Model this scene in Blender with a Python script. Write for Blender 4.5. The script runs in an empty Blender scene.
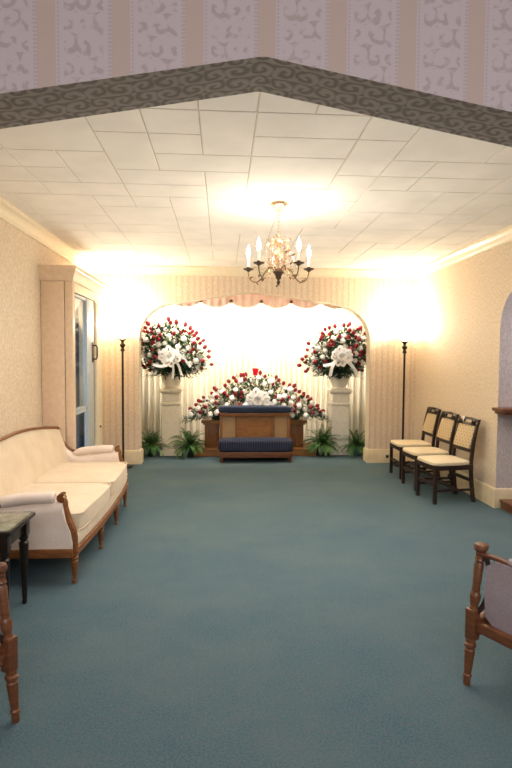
import bpy, bmesh, math, random
from mathutils import Vector, Matrix, noise
PI = math.pi
col = bpy.context.scene.collection
rnd = random.Random(7)

# ------------------------------------------------------------------ materials
def new_mat(name):
    m = bpy.data.materials.new(name); m.use_nodes = True
    nt = m.node_tree
    b = nt.nodes['Principled BSDF']
    return m, nt, b
def rgb(h):
    def f(c):
        c /= 255
        return c/12.92 if c <= .04045 else ((c+.055)/1.055)**2.4
    return (f(int(h[0:2], 16)), f(int(h[2:4], 16)), f(int(h[4:6], 16)), 1)
class N:
    """small helper to chain nodes"""
    def __init__(s, nt): s.nt = nt
    def node(s, t, **kw):
        n = s.nt.nodes.new(t)
        for k, v in kw.items(): setattr(n, k, v)
        return n
    def link(s, a, b): s.nt.links.new(a, b)
    def val(s, sock, v):
        if hasattr(v, 'is_output'): s.link(v, sock)
        else: sock.default_value = v
    def math(s, op, a, b=0.0, c=None):
        n = s.node('ShaderNodeMath', operation=op)
        s.val(n.inputs[0], a); s.val(n.inputs[1], b)
        if c is not None: s.val(n.inputs[2], c)
        return n.outputs[0]
    def coord(s, scale=(1, 1, 1)):
        tc = s.node('ShaderNodeTexCoord'); mp = s.node('ShaderNodeMapping')
        mp.inputs['Scale'].default_value = scale
        s.link(tc.outputs['Object'], mp.inputs[0]); return mp.outputs[0]
    def noise(s, vec, scale, detail=3, rough=.5):
        n = s.node('ShaderNodeTexNoise'); s.link(vec, n.inputs['Vector'])
        n.inputs['Scale'].default_value = scale; n.inputs['Detail'].default_value = detail
        n.inputs['Roughness'].default_value = rough
        return n.outputs['Fac']
    def mix(s, f, a, b):
        n = s.node('ShaderNodeMix', data_type='RGBA')
        s.val(n.inputs[0], f); s.val(n.inputs[6], a); s.val(n.inputs[7], b)
        return n.outputs[2]
    def ramp(s, f, stops):
        n = s.node('ShaderNodeValToRGB'); s.link(f, n.inputs[0])
        e = n.color_ramp.elements
        while len(e) < len(stops): e.new(.5)
        for el, (p, c) in zip(e, stops): el.position = p; el.color = c
        return n.outputs[0]
    def bump(s, h, b, strength=.3, dist=.01):
        n = s.node('ShaderNodeBump'); n.inputs['Strength'].default_value = strength
        n.inputs['Distance'].default_value = dist
        s.link(h, n.inputs['Height']); s.link(n.outputs[0], b.inputs['Normal'])
def simple(name, c, rough=.5, metal=0, var=.06, scale=20, bump=0, spec=None, sx=(1, 1, 1)):
    m, nt, b = new_mat(name); n = N(nt)
    v = n.coord(sx); f = n.noise(v, scale)
    c = rgb(c) if isinstance(c, str) else c
    lo = tuple(x*(1-var*2) for x in c[:3])+(1,); hi = tuple(min(1, x*(1+var*2)) for x in c[:3])+(1,)
    n.link(n.ramp(f, [(.3, lo), (.7, hi)]), b.inputs['Base Color'])
    b.inputs['Roughness'].default_value = rough; b.inputs['Metallic'].default_value = metal
    if spec is not None: b.inputs['Specular IOR Level'].default_value = spec
    if bump: n.bump(f, b, bump, .004)
    return m
def wood(name, c1, c2, rough=.35, grain=(3, 3, 30)):
    m, nt, b = new_mat(name); n = N(nt)
    v = n.coord(grain); f = n.noise(v, 3, 6, .6)
    n.link(n.ramp(f, [(.25, rgb(c1)), (.75, rgb(c2))]), b.inputs['Base Color'])
    b.inputs['Roughness'].default_value = rough
    return m
def wallpaper(name, base, dark, axis='x', stripe=.0):
    """damask-like stipple paper with faint vertical bands"""
    m, nt, b = new_mat(name); n = N(nt)
    v = n.coord((95, 95, 38)); f = n.noise(v, 1.0, 2, .6)
    v2 = n.coord((9, 9, 3)); f2 = n.noise(v2, 1.0, 3, .6)
    c = n.mix(n.ramp(f, [(.38, (.35, .35, .35, 1)), (.62, (1, 1, 1, 1))]), rgb(dark), rgb(base))
    c = n.mix(n.math('MULTIPLY', f2, .15), c, rgb(dark))
    if stripe:
        tc = n.node('ShaderNodeTexCoord'); sp = n.node('ShaderNodeSeparateXYZ')
        n.link(tc.outputs['Object'], sp.inputs[0])
        w = n.math('SINE', n.math('MULTIPLY', sp.outputs['X' if axis == 'x' else 'Y'], 2*PI/.085))
        w = n.math('GREATER_THAN', w, .35)
        c = n.mix(n.math('MULTIPLY', w, stripe), c, rgb(dark))
    n.link(c, b.inputs['Base Color'])
    b.inputs['Roughness'].default_value = .75
    b.inputs['Specular IOR Level'].default_value = .25
    n.bump(f, b, .15, .003)
    return m
def scrolls(n, U, V, cu, cv, turns=60, seedmul=1.0):
    """mask of spiral scrollwork in cells cu x cv; U, V sockets in metres"""
    iu = n.math('FLOOR', n.math('DIVIDE', U, cu)); iv = n.math('FLOOR', n.math('DIVIDE', V, cv))
    lu = n.math('MULTIPLY', n.math('SUBTRACT', n.math('FRACT', n.math('DIVIDE', U, cu)), .5), cu)
    lv = n.math('MULTIPLY', n.math('SUBTRACT', n.math('FRACT', n.math('DIVIDE', V, cv)), .5), cv)
    sg = n.math('SUBTRACT', n.math('MULTIPLY', n.math('PINGPONG', n.math('ADD', iu, iv), 1.0), 2.0), 1.0)
    lu = n.math('MULTIPLY', lu, sg)
    r = n.math('SQRT', n.math('ADD', n.math('MULTIPLY', lu, lu), n.math('MULTIPLY', lv, lv)))
    a = n.math('ARCTAN2', lv, lu)
    s = n.math('SINE', n.math('ADD', a, n.math('MULTIPLY', r, turns)))
    return n.math('SMOOTHSTEP', .15, .6, s) if False else n.math('MULTIPLY_ADD', s, .5, .5)
def arch_paper():
    """near wall: broad floral bands between ribbon stripes"""
    m, nt, b = new_mat('striped floral wallpaper'); n = N(nt)
    tc = n.node('ShaderNodeTexCoord'); nz = n.node('ShaderNodeTexNoise')
    nz.inputs['Scale'].default_value = 14; nz.inputs['Detail'].default_value = 2
    n.link(tc.outputs['Object'], nz.inputs['Vector'])
    sc = n.node('ShaderNodeVectorMath', operation='MULTIPLY_ADD')
    n.link(nz.outputs['Color'], sc.inputs[0]); sc.inputs[1].default_value = (.05, .05, .05)
    n.link(tc.outputs['Object'], sc.inputs[2])
    sp = n.node('ShaderNodeSeparateXYZ'); n.link(tc.outputs['Object'], sp.inputs[0])
    sd = n.node('ShaderNodeSeparateXYZ'); n.link(sc.outputs[0], sd.inputs[0])
    P = .223
    t = n.math('FRACT', n.math('DIVIDE', n.math('ADD', sp.outputs['X'], 10*P-.132+.0275), P))   # band centred at t .125
    band = n.math('LESS_THAN', t, .25)
    e1 = n.math('MULTIPLY', n.math('GREATER_THAN', t, .27), n.math('LESS_THAN', t, .30))
    e2 = n.math('GREATER_THAN', t, .95)
    line = n.math('MAXIMUM', e1, e2)
    dots = n.math('GREATER_THAN', n.math('SINE', n.math('MULTIPLY', sp.outputs['Z'], 2*PI/.012)), -.2)
    line = n.math('MULTIPLY', line, dots)
    m1 = scrolls(n, n.math('ADD', sd.outputs['X'], 10*P-.132+.0275-.087), sd.outputs['Z'], P/4, .065, 150)
    ff = n.noise(tc.outputs['Object'], 38, 2)
    mask = n.math('MULTIPLY', n.math('SMOOTH_MIN', n.math('MULTIPLY', n.math('MAXIMUM', n.math('SUBTRACT', m1, .62), 0), 4.0), 1.0), n.math('MULTIPLY', n.math('MAXIMUM', n.math('SUBTRACT', ff, .36), 0), 6.0)); mask = n.math('MINIMUM', mask, 1.0)
    mask = n.math('MULTIPLY', mask, n.math('MULTIPLY', n.math('GREATER_THAN', t, .36), n.math('LESS_THAN', t, .89)))
    c = n.mix(band, rgb('B2A3A4'), rgb('AE998E'))
    c = n.mix(n.math('MULTIPLY', line, .32), c, rgb('857770'))
    c = n.mix(n.math('MULTIPLY', mask, .5), c, rgb('8A7C74'))
    n.link(c, b.inputs['Base Color']); b.inputs['Roughness'].default_value = .7
    return m
def soffit_paper():
    m, nt, b = new_mat('brown scroll border paper'); n = N(nt)
    tc = n.node('ShaderNodeTexCoord'); nz = n.node('ShaderNodeTexNoise')
    nz.inputs['Scale'].default_value = 18; nz.inputs['Detail'].default_value = 2
    n.link(tc.outputs['Object'], nz.inputs['Vector'])
    sc = n.node('ShaderNodeVectorMath', operation='MULTIPLY_ADD')
    n.link(nz.outputs['Color'], sc.inputs[0]); sc.inputs[1].default_value = (.035, .035, .035)
    n.link(tc.outputs['Object'], sc.inputs[2])
    sd = n.node('ShaderNodeSeparateXYZ'); n.link(sc.outputs[0], sd.inputs[0])
    m1 = scrolls(n, n.math('ADD', sd.outputs['X'], 5), sd.outputs['Y'], .075, .073, 170)
    f = n.noise(n.coord((60, 60, 60)), 1.2, 2)
    k = n.math('ADD', n.math('MULTIPLY', m1, .75), n.math('MULTIPLY', f, .35))
    n.link(n.ramp(k, [(.25, rgb('76685E')), (.80, rgb('A2958A'))]), b.inputs['Base Color'])
    b.inputs['Roughness'].default_value = .7
    return m
def carpet_mat():
    m, nt, b = new_mat('teal carpet'); n = N(nt)
    f = n.noise(n.coord((1, 1.0, 1)), 110, 4, .8); g = n.noise(n.coord((1, 1.3, 1)), 1.1, 7, .7)
    d = n.noise(n.coord(), 30, 3, .7)
    c = n.mix(n.ramp(f, [(.35, (0, 0, 0, 1)), (.65, (1, 1, 1, 1))]), rgb('34505C'), rgb('60747B'))
    c = n.mix(n.math('MULTIPLY', n.ramp(g, [(.35, (0, 0, 0, 1)), (.7, (1, 1, 1, 1))]), .45), c, rgb('687674'))
    c = n.mix(n.math('MULTIPLY', n.ramp(d, [(.56, (0, 0, 0, 1)), (.66, (1, 1, 1, 1))]), .35), c, rgb('6E6468'))
    n.link(c, b.inputs['Base Color']); b.inputs['Roughness'].default_value = .95
    b.inputs['Specular IOR Level'].default_value = .1
    n.bump(f, b, .6, .006)
    return m
def emis(name, c, s):
    m, nt, b = new_mat(name)
    b.inputs['Base Color'].default_value = c; b.inputs['Emission Color'].default_value = c
    b.inputs['Emission Strength'].default_value = s
    return m
def fabric(name, c1, c2, pattern=140, bump=.2, sheen=.2):
    m, nt, b = new_mat(name); n = N(nt)
    f = n.noise(n.coord((1, 1, 1)), pattern, 2); g = n.noise(n.coord(), 7, 2)
    k = n.math('ADD', n.math('MULTIPLY', f, .6), n.math('MULTIPLY', g, .4))
    n.link(n.ramp(k, [(.35, rgb(c1)), (.65, rgb(c2))]), b.inputs['Base Color'])
    b.inputs['Roughness'].default_value = .85; b.inputs['Sheen Weight'].default_value = sheen
    b.inputs['Specular IOR Level'].default_value = .2
    n.bump(f, b, bump, .002)
    return m
def stripe_fabric(name, c1, c2, period, axis='X', duty=0.0):
    m, nt, b = new_mat(name); n = N(nt)
    tc = n.node('ShaderNodeTexCoord'); sp = n.node('ShaderNodeSeparateXYZ'); n.link(tc.outputs['Object'], sp.inputs[0])
    w = n.math('SINE', n.math('MULTIPLY', sp.outputs[axis], 2*PI/period))
    k = n.math('MULTIPLY_ADD', w, .5, .5)
    n.link(n.ramp(k, [(.45+duty, rgb(c1)), (.7+duty, rgb(c2))]), b.inputs['Base Color'])
    b.inputs['Roughness'].default_value = .8; n.bump(k, b, .25, .004)
    return m
def lattice_mat():
    m, nt, b = new_mat('woven cane lattice'); n = N(nt)
    tc = n.node('ShaderNodeTexCoord'); sp = n.node('ShaderNodeSeparateXYZ'); n.link(tc.outputs['Object'], sp.inputs[0])
    p = .03
    a = n.math('SINE', n.math('MULTIPLY', n.math('ADD', sp.outputs['X'], sp.outputs['Z']), 2*PI/p))
    c = n.math('SINE', n.math('MULTIPLY', n.math('SUBTRACT', sp.outputs['X'], sp.outputs['Z']), 2*PI/p))
    k = n.math('MULTIPLY_ADD', n.math('MAXIMUM', a, c), .5, .5)
    n.link(n.ramp(k, [(.60, rgb('7A5634')), (.9, rgb('C6A878'))]), b.inputs['Base Color'])
    b.inputs['Roughness'].default_value = .6
    return m
def dots_fabric(name, c1, c2):
    m, nt, b = new_mat(name); n = N(nt)
    tc = n.node('ShaderNodeTexCoord'); sp = n.node('ShaderNodeSeparateXYZ'); n.link(tc.outputs['Object'], sp.inputs[0])
    a = n.math('SINE', n.math('MULTIPLY', sp.outputs['Y'], 2*PI/.055)); c = n.math('SINE', n.math('MULTIPLY', sp.outputs['Z'], 2*PI/.065))
    k = n.math('MULTIPLY_ADD', n.math('MULTIPLY', a, c), .5, .5)
    n.link(n.ramp(k, [(.72, rgb(c1)), (.85, rgb(c2))]), b.inputs['Base Color'])
    b.inputs['Roughness'].default_value = .8
    return m
M = {}
M['paper'] = wallpaper('cream wallpaper', 'EFE2CB', 'CFB99B')
M['paper_side'] = wallpaper('cream wallpaper side', 'EDDEC6', 'C9AF8E')
M['paper_back'] = wallpaper('cream striped wallpaper', 'F0E2CD', 'D2B79A', 'x', .45)
M['paper_lilac_light'] = wallpaper('wallpaper tinted for lilac light', 'D6CCC8', 'B0A4A2')  # lilac cast of the hall light is put into the paper colour
M['arch'] = arch_paper(); M['soffit'] = soffit_paper(); M['carpet'] = carpet_mat()
M['trim'] = simple('cream gloss trim paint', 'EFE0C2', .35, var=.02)
M['trim_pink'] = simple('peach casing paint', 'E6CDB0', .45, var=.03)
M['base'] = simple('cream baseboard paint', 'E0CFAB', .4, var=.05, scale=9)
M['tile'] = simple('white fibre ceiling tile', 'F0E9DE', .85, var=.03, scale=3)
M['groove'] = simple('ceiling groove', 'CDBFA8', .9)
M['sofa'] = fabric('cream sofa damask', 'CDB99C', 'DFCEB4')
M['sofa_arm'] = fabric('pale rose cream damask', 'DCC9B8', 'EEDFD2')
M['walnut'] = wood('carved fruitwood', '5A2F17', '96602F', .35)
M['walnut_red'] = wood('reddish turned wood', '4E2A18', '80502F', .35)
M['dark'] = wood('dark stained wood', '1A0F0B', '38221A', .35)
M['espresso'] = wood('near black wood', '100C0A', '261A14', .3)
M['oak'] = wood('warm oak', '6E4222', '97622F', .4, (14, 14, 2))
M['oak_light'] = wood('honey oak', '7E522B', 'A8743C', .4, (3, 3, 14))
M['marble'] = simple('grey green marble', '7E8070', .2, var=.2, scale=14)
M['navy'] = stripe_fabric('navy ribbed upholstery', '10172A', '2C3550', .034, 'X')
M['navy_plain'] = fabric('navy upholstery', '1A2336', '323D55', 90)
M['cane'] = lattice_mat()
M['seat'] = fabric('cream vinyl seat', 'D8C49E', 'E6D6B4', 60)
M['tuft'] = dots_fabric('cream tufted fabric', 'C9B38C', 'A98F66')
M['lav'] = fabric('mauve grey upholstery', '8C7F84', 'A3969C', 160)
M['lampmetal'] = simple('dark bronze metal', '2B211A', .4, .6)
M['leaf'] = simple('deep green leaf', '34553A', .6, var=.35, scale=9)
M['leaf2'] = simple('grey green leaf', '7C9A78', .6, var=.25, scale=9)
M['fern'] = simple('fresh green fern', '3F6B2A', .55, var=.35, scale=6)
M['white'] = simple('white petal', 'F4F0EA', .7, var=.03)
M['red'] = simple('crimson petal', '98182A', .6, var=.2, scale=40)
M['pot'] = simple('dark glazed pot', '25302C', .3)
M['pot_teal'] = simple('teal foil pot', '4A6A66', .35, .1)
M['plaster'] = simple('cream plaster', 'E9DEC6', .55, var=.03)
M['plaster_white'] = simple('white plaster', 'EFE9DC', .5, var=.03)
M['redglass'] = simple('red glass', 'C8102A', .15)
M['gold'] = simple('antique brass', 'D8B898', .3, .8)
M['brass'] = simple('aged brass', '8A6A48', .35, .7)
M['gold_dark'] = simple('darkened brass', '4E3A26', .4, .6)
M['candle'] = simple('ivory candle sleeve', 'F3EBDD', .5, var=.01)
M['bulb'] = emis('lit bulb', (1, .9, .74, 1), 14)
M['shade'] = emis('lit frosted glass', (1, .87, .62, 1), 6)
M['outlet'] = simple('almond plastic', 'E8DCC2', .4, var=.01)
M['black'] = simple('black plastic', '151312', .4)
M['greywall'] = wallpaper('blue grey wallpaper', '8E9AA6', '67727E')
M['bluestripe'] = stripe_fabric('blue striped drape', '46586F', '6F8096', .09, 'Y')
M['bluewhite'] = simple('cool white paint', 'B9C2C4', .4, var=.03)
M['drape_white'] = fabric('ivory lining cloth', 'E9E0D2', 'F5EFE6', 40)
def glass_mat():
    m, nt, b = new_mat('thin window glass')
    b.inputs['Base Color'].default_value = (.9, .95, 1, 1); b.inputs['Roughness'].default_value = .03
    b.inputs['Transmission Weight'].default_value = 1; b.inputs['IOR'].default_value = 1.1
    return m
M['glass'] = glass_mat()
def curtain_mat():
    m, nt, b = new_mat('ivory pleated drape'); n = N(nt)
    f = n.noise(n.coord((30, 30, 3)), 1.0, 3)
    n.link(n.ramp(f, [(.3, rgb('DDD0B2')), (.7, rgb('EEE6D2'))]), b.inputs['Base Color'])
    b.inputs['Roughness'].default_value = .8; b.inputs['Sheen Weight'].default_value = .2
    return m
M['curtain'] = curtain_mat()
def sheer(name, c1, c2, tr=.45, sc=9):
    m, nt, b = new_mat(name); n = N(nt); f = n.noise(n.coord((3, 3, 1)), sc, 3)
    c = n.ramp(f, [(.3, rgb(c1)), (.7, rgb(c2))]); n.link(c, b.inputs['Base Color']); b.inputs['Roughness'].default_value = .6
    t = n.node('ShaderNodeBsdfTranslucent'); n.link(c, t.inputs['Color'])
    mx = n.node('ShaderNodeMixShader'); mx.inputs[0].default_value = tr
    out = [q for q in nt.nodes if q.type == 'OUTPUT_MATERIAL'][0]
    n.link(b.outputs[0], mx.inputs[1]); n.link(t.outputs[0], mx.inputs[2]); n.link(mx.outputs[0], out.inputs[0])
    return m
M['ribbon'] = sheer('white satin ribbon', 'FFFDFA', 'FFFFFF', .35)
M['valance'] = sheer('blush satin', 'F0C9BC', 'F6DCD0', .2)

# ------------------------------------------------------------------ mesh helpers
def link(name, bm, mat, parent=None, loc=None, sharp=35):
    bmesh.ops.remove_doubles(bm, verts=bm.verts, dist=1e-6)
    bmesh.ops.recalc_face_normals(bm, faces=bm.faces)
    for f in bm.faces: f.smooth = True
    a = math.radians(sharp)
    for e in bm.edges:
        if len(e.link_faces) == 2 and e.calc_face_angle(0) > a: e.smooth = False
    me = bpy.data.meshes.new(name); bm.to_mesh(me); bm.free()
    for m_ in (mat if isinstance(mat, (list, tuple)) else [mat]): me.materials.append(m_)
    o = bpy.data.objects.new(name, me); col.objects.link(o)
    if parent: o.parent = parent
    if loc: o.location = loc
    return o
def tag(o, label, cat, group=None):
    o['label'] = label; o['category'] = cat
    if group: o['group'] = group
    return o
def thing(name, label, cat, loc=(0, 0, 0), rz=0, group=None):
    o = bpy.data.objects.new(name, None); col.objects.link(o)
    o.location = loc; o.rotation_euler = (0, 0, rz); o.empty_display_size = .1
    return tag(o, label, cat, group)
def struct(name, bm, mat, parent=None, sharp=35):
    o = link(name, bm, mat, parent, sharp=sharp)
    if not parent: o['kind'] = 'structure'
    return o
def dup(root, loc, rz, label, group=None):
    def rec(o, par):
        c = o.copy(); col.objects.link(c); c.parent = par
        for ch in o.children: rec(ch, c)
        return c
    kids = list(root.children)
    r = root.copy(); col.objects.link(r); r.location = loc; r.rotation_euler = (0, 0, rz)
    r['label'] = label
    if group: r['group'] = group
    for ch in kids: rec(ch, r)
    return r
def BM(): return bmesh.new()
def box(bm, x0, x1, y0, y1, z0, z1, bev=0, seg=2, mi=0):
    vs = [bm.verts.new(p) for p in ((x0,y0,z0),(x1,y0,z0),(x1,y1,z0),(x0,y1,z0),(x0,y0,z1),(x1,y0,z1),(x1,y1,z1),(x0,y1,z1))]
    fs = [bm.faces.new([vs[i] for i in q]) for q in ((0,3,2,1),(4,5,6,7),(0,1,5,4),(1,2,6,5),(2,3,7,6),(3,0,4,7))]
    for f in fs: f.material_index = mi
    if bev:
        es = list({e for f in fs for e in f.edges})
        bmesh.ops.bevel(bm, geom=es, offset=bev, segments=seg, affect='EDGES', profile=.6)
    return bm
def obox(bm, c, size, rot=None, bev=0):
    t = BM(); box(t, -size[0]/2, size[0]/2, -size[1]/2, size[1]/2, -size[2]/2, size[2]/2, bev)
    mt = Matrix.Translation(c) @ (rot.to_4x4() if rot else Matrix.Identity(4))
    merge(bm, t, mt)
def merge(bm, t, mt=None):
    if mt is not None: bmesh.ops.transform(t, matrix=mt, verts=t.verts)
    mp = {v: bm.verts.new(v.co) for v in t.verts}
    for f in t.faces:
        try:
            g = bm.faces.new([mp[v] for v in f.verts]); g.material_index = f.material_index
        except ValueError: pass
    t.free()
def lathe(bm, prof, c=(0, 0, 0), seg=16, cap=True):
    rings = []
    for r, z in prof:
        rings.append([bm.verts.new((c[0]+r*math.cos(2*PI*i/seg), c[1]+r*math.sin(2*PI*i/seg), c[2]+z)) for i in range(seg)])
    for a, b in zip(rings, rings[1:]):
        for i in range(seg):
            j = (i+1) % seg; bm.faces.new((a[i], a[j], b[j], b[i]))
    if cap:
        bm.faces.new(rings[0][::-1]); bm.faces.new(rings[-1])
    return bm
def tube(bm, pts, r, seg=8, cap=True, flat=1.0):
    """sweep; r number or list; flat squashes the section's second axis"""
    pts = [Vector(p) for p in pts]; n = len(pts)
    rs = r if isinstance(r, (list, tuple)) else [r]*n
    rings = []; up = None
    for i, p in enumerate(pts):
        t = (pts[min(i+1, n-1)]-pts[max(i-1, 0)]).normalized()
        if up is None:
            up = Vector((0, 0, 1)) if abs(t.z) < .9 else Vector((1, 0, 0))
        s = t.cross(up).normalized(); up = s.cross(t).normalized()
        rings.append([bm.verts.new(p+(s*math.cos(2*PI*k/seg)+up*math.sin(2*PI*k/seg)*flat)*rs[i]) for k in range(seg)])
    for a, b in zip(rings, rings[1:]):
        for i in range(seg):
            j = (i+1) % seg; bm.faces.new((a[i], a[j], b[j], b[i]))
    if cap:
        bm.faces.new(rings[0][::-1]); bm.faces.new(rings[-1])
    return bm
def smooth(pts, n=6):
    """Catmull-Rom through pts"""
    P = [Vector(p) for p in pts]; P = [2*P[0]-P[1]]+P+[2*P[-1]-P[-2]]; out = []
    for i in range(1, len(P)-2):
        for k in range(n):
            t = k/n; a, b, c, d = P[i-1], P[i], P[i+1], P[i+2]
            out.append(.5*((2*b)+(c-a)*t+(2*a-5*b+4*c-d)*t*t+(3*b-a-3*c+d)*t**3))
    out.append(P[-2]); return out
def prism(bm, poly, axis, a, b, mi=0, side_mi=None):
    """poly of (u,v) extruded along axis from a to b. axis 'y': (x,z); 'x': (y,z); 'z': (x,y)"""
    def pt(u, v, w): return {'y': (u, w, v), 'x': (w, u, v), 'z': (u, v, w)}[axis]
    A = [bm.verts.new(pt(u, v, a)) for u, v in poly]; B = [bm.verts.new(pt(u, v, b)) for u, v in poly]
    f1 = bm.faces.new(A); f2 = bm.faces.new(B[::-1]); f1.material_index = f2.material_index = mi
    n = len(poly)
    for i in range(n):
        j = (i+1) % n; f = bm.faces.new((A[i], B[i], B[j], A[j]))
        f.material_index = mi if side_mi is None else side_mi(i, poly[i], poly[j])
    return bm
def sweep(bm, prof, path):
    """prof (out,z) pairs, path list of (point2d, normal2d-mitre)"""
    rings = [[bm.verts.new((p[0]+m[0]*o, p[1]+m[1]*o, z)) for o, z in prof] for p, m in path]
    for a, b in zip(rings, rings[1:]):
        for i in range(len(prof)-1): bm.faces.new((a[i], a[i+1], b[i+1], b[i]))
    bm.faces.new(rings[0]); bm.faces.new(rings[-1][::-1])
    return bm
def pillow(bm, x0, x1, y0, y1, z0, z1, nx=14, ny=14, p=5, crown=.02, shape=None):
    """soft box cushion with crowned top; shape(x,y)->(x,y) warps the plan"""
    grid = {}
    cx, cy, cz = (x0+x1)/2, (y0+y1)/2, (z0+z1)/2; hx, hy, hz = (x1-x0)/2, (y1-y0)/2, (z1-z0)/2
    t = BM(); bmesh.ops.create_cube(t, size=2)
    bmesh.ops.subdivide_edges(t, edges=t.edges, cuts=9, use_grid_fill=True)
    for v in t.verts:
        x, y, z = v.co
        # superellipsoid projection
        l = (abs(x)**p+abs(y)**p+abs(z)**3.0)**(1/p) if False else max((abs(x)**p+abs(y)**p+abs(z)**p)**(1/p), 1e-6)
        q = v.co/l
        dome = (1-q.x**2)*(1-q.y**2)
        X, Y, Zz = cx+hx*q.x, cy+hy*q.y, cz+hz*q.z+(crown*dome*(1 if q.z > 0 else 0))
        if shape: X, Y = shape(X, Y)
        v.co = (X, Y, Zz)
    merge(bm, t); return bm

# ------------------------------------------------------------------ room dimensions
XL, XR, YF, H = -1.86, 2.81, 7.64, 2.805
YA0, YA1 = 1.70, 1.92            # near arch wall
FT = .2                           # far wall thickness
YB = 9.0                          # alcove back wall

# floor
bm = BM(); box(bm, -3.2, 4.2, -3.0, 9.2, -.08, 0); struct('floor', bm, M['carpet'])

# ceiling of square-edged tiles in an ashlar layout
def ashlar():
    bm = BM(); g = .305; x0, y0 = XL-.1, YA1; nx, ny = 16, 20
    used = set(); r = random.Random(11); out = []
    for j in range(ny):
        for i in range(nx):
            if (i, j) in used: continue
            opts = [(2, 1), (2, 1), (2, 2), (1, 2), (2, 1), (1, 1)]; r.shuffle(opts)
            for w, h in opts+[(1, 1)]:
                cells = [(i+a, j+b) for a in range(w) for b in range(h)]
                if all(c not in used and c[0] < nx and c[1] < ny for c in cells): break
            used |= set(cells); out.append((i, j, w, h))
    e = .0028
    for i, j, w, h in out:
        X0, X1 = x0+i*g+e, x0+(i+w)*g-e; Y0, Y1 = y0+j*g+e, min(y0+(j+h)*g-e, YF+.1)
        if Y0 > YF: continue
        A = [bm.verts.new(p) for p in ((X0,Y0,H+.006),(X1,Y0,H+.006),(X1,Y1,H+.006),(X0,Y1,H+.006))]
        b_ = .004
        B = [bm.verts.new(p) for p in ((X0+b_,Y0+b_,H),(X1-b_,Y0+b_,H),(X1-b_,Y1-b_,H),(X0+b_,Y1-b_,H))]
        bm.faces.new(B)
        for k in range(4): bm.faces.new((A[k], A[(k+1) % 4], B[(k+1) % 4], B[k]))
    box(bm, XL-.1, XR+.1, YA1-.05, YF+.1, H+.006, H+.10, mi=1)
    return bm
struct('ceiling', ashlar(), [M['tile'], M['groove']], sharp=10)

# left wall (solid) and right wall with arched opening
bm = BM(); box(bm, XL-.15, XL, YA1, YF, 0, H+.006); struct('wall_left', bm, M['paper_side'])
def arc_pts(cx, cz, rx, rz, a0, a1, n):
    return [(cx+rx*math.cos(a0+(a1-a0)*k/n), cz+rz*math.sin(a0+(a1-a0)*k/n)) for k in range(n+1)]
OY0, OY1 = 3.75, 5.27            # opening in the right wall
arch_r = [(OY0, 0), (OY0, 1.83)]+arc_pts(OY0+.35, 1.83, .35, .40, PI, PI/2, 8)[1:]+[((OY0+OY1)/2, 2.31)]+arc_pts(OY1-.35, 1.83, .35, .40, PI/2, 0, 8)+[(OY1, 0)]
poly = [(YA1, 0), (YA1, H+.006), (YF, H+.006), (YF, 0)]+arch_r[::-1]
RT = .11
bm = BM(); prism(bm, poly, 'x', XR, XR+RT, 0, lambda i, p, q: 1 if (OY0-.01 <= p[0] <= OY1+.01 and OY0-.01 <= q[0] <= OY1+.01) else 0)
struct('wall_right', bm, [M['paper_side'], M['paper_lilac_light']])
# side hall beyond the arched opening
bm = BM(); box(bm, XR+RT, 4.1, OY1, OY1+.1, 0, H); struct('wall_hall_far', bm, M['paper_lilac_light'])
bm = BM(); box(bm, 4.1, 4.2, OY0-.6, OY1+.1, 0, H); struct('wall_hall_right', bm, M['paper_lilac_light'])
bm = BM(); box(bm, XR+RT, 4.1, OY0-.7, OY0-.6, 0, H); struct('wall_hall_near', bm, M['paper_lilac_light'])
bm = BM(); box(bm, XR+RT, 4.2, OY0-.7, OY1+.1, H, H+.1); struct('ceiling_hall', bm, M['tile'])

# far wall with the broad pointed arch
OX0, OX1 = -1.18, 2.135
curve = [(OX0, 0), (OX0, 1.78)] + [(-1.172, 1.88), (-1.14, 1.99), (-1.08, 2.09), (-1.0, 2.17), (-.90, 2.235), (-.80, 2.27), (-.32, 2.352), (.05, 2.41), (.40, 2.462),
         (.42, 2.464), (.44, 2.462), (.80, 2.42), (1.10, 2.383), (1.55, 2.315), (1.72, 2.28), (1.86, 2.225), (1.98, 2.14), (2.065, 2.04), (2.11, 1.94), (2.13, 1.84), (OX1, 1.74), (OX1, 0)]
poly = [(XL, 0), (XL, H+.006), (XR, H+.006), (XR, 0)]+curve[::-1]
bm = BM(); prism(bm, poly, 'y', YF, YF+FT, 0, lambda i, p, q: 1 if (OX0-.01 <= p[0] <= OX1+.01 and OX0-.01 <= q[0] <= OX1+.01) else 0)
struct('wall_back', bm, [M['paper_back'], M['trim']])
# alcove shell
bm = BM(); box(bm, -1.75, 2.7, YB, YB+.1, 0, 2.75); struct('wall_alcove_back', bm, M['plaster'])
bm = BM(); box(bm, -1.85, -1.75, YF+FT, YB+.1, 0, 2.75); struct('wall_alcove_left', bm, M['plaster'])
bm = BM(); box(bm, 2.7, 2.8, YF+FT, YB+.1, 0, 2.75); struct('wall_alcove_right', bm, M['plaster'])
bm = BM(); box(bm, -1.85, 2.8, YF+FT, YB+.1, 2.75, 2.85); struct('ceiling_alcove', bm, M['plaster'])
bm = BM(); box(bm, -1.75, 2.7, YB-.03, YB, 0, .10); struct('baseboard_alcove', bm, M['trim'])

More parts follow.
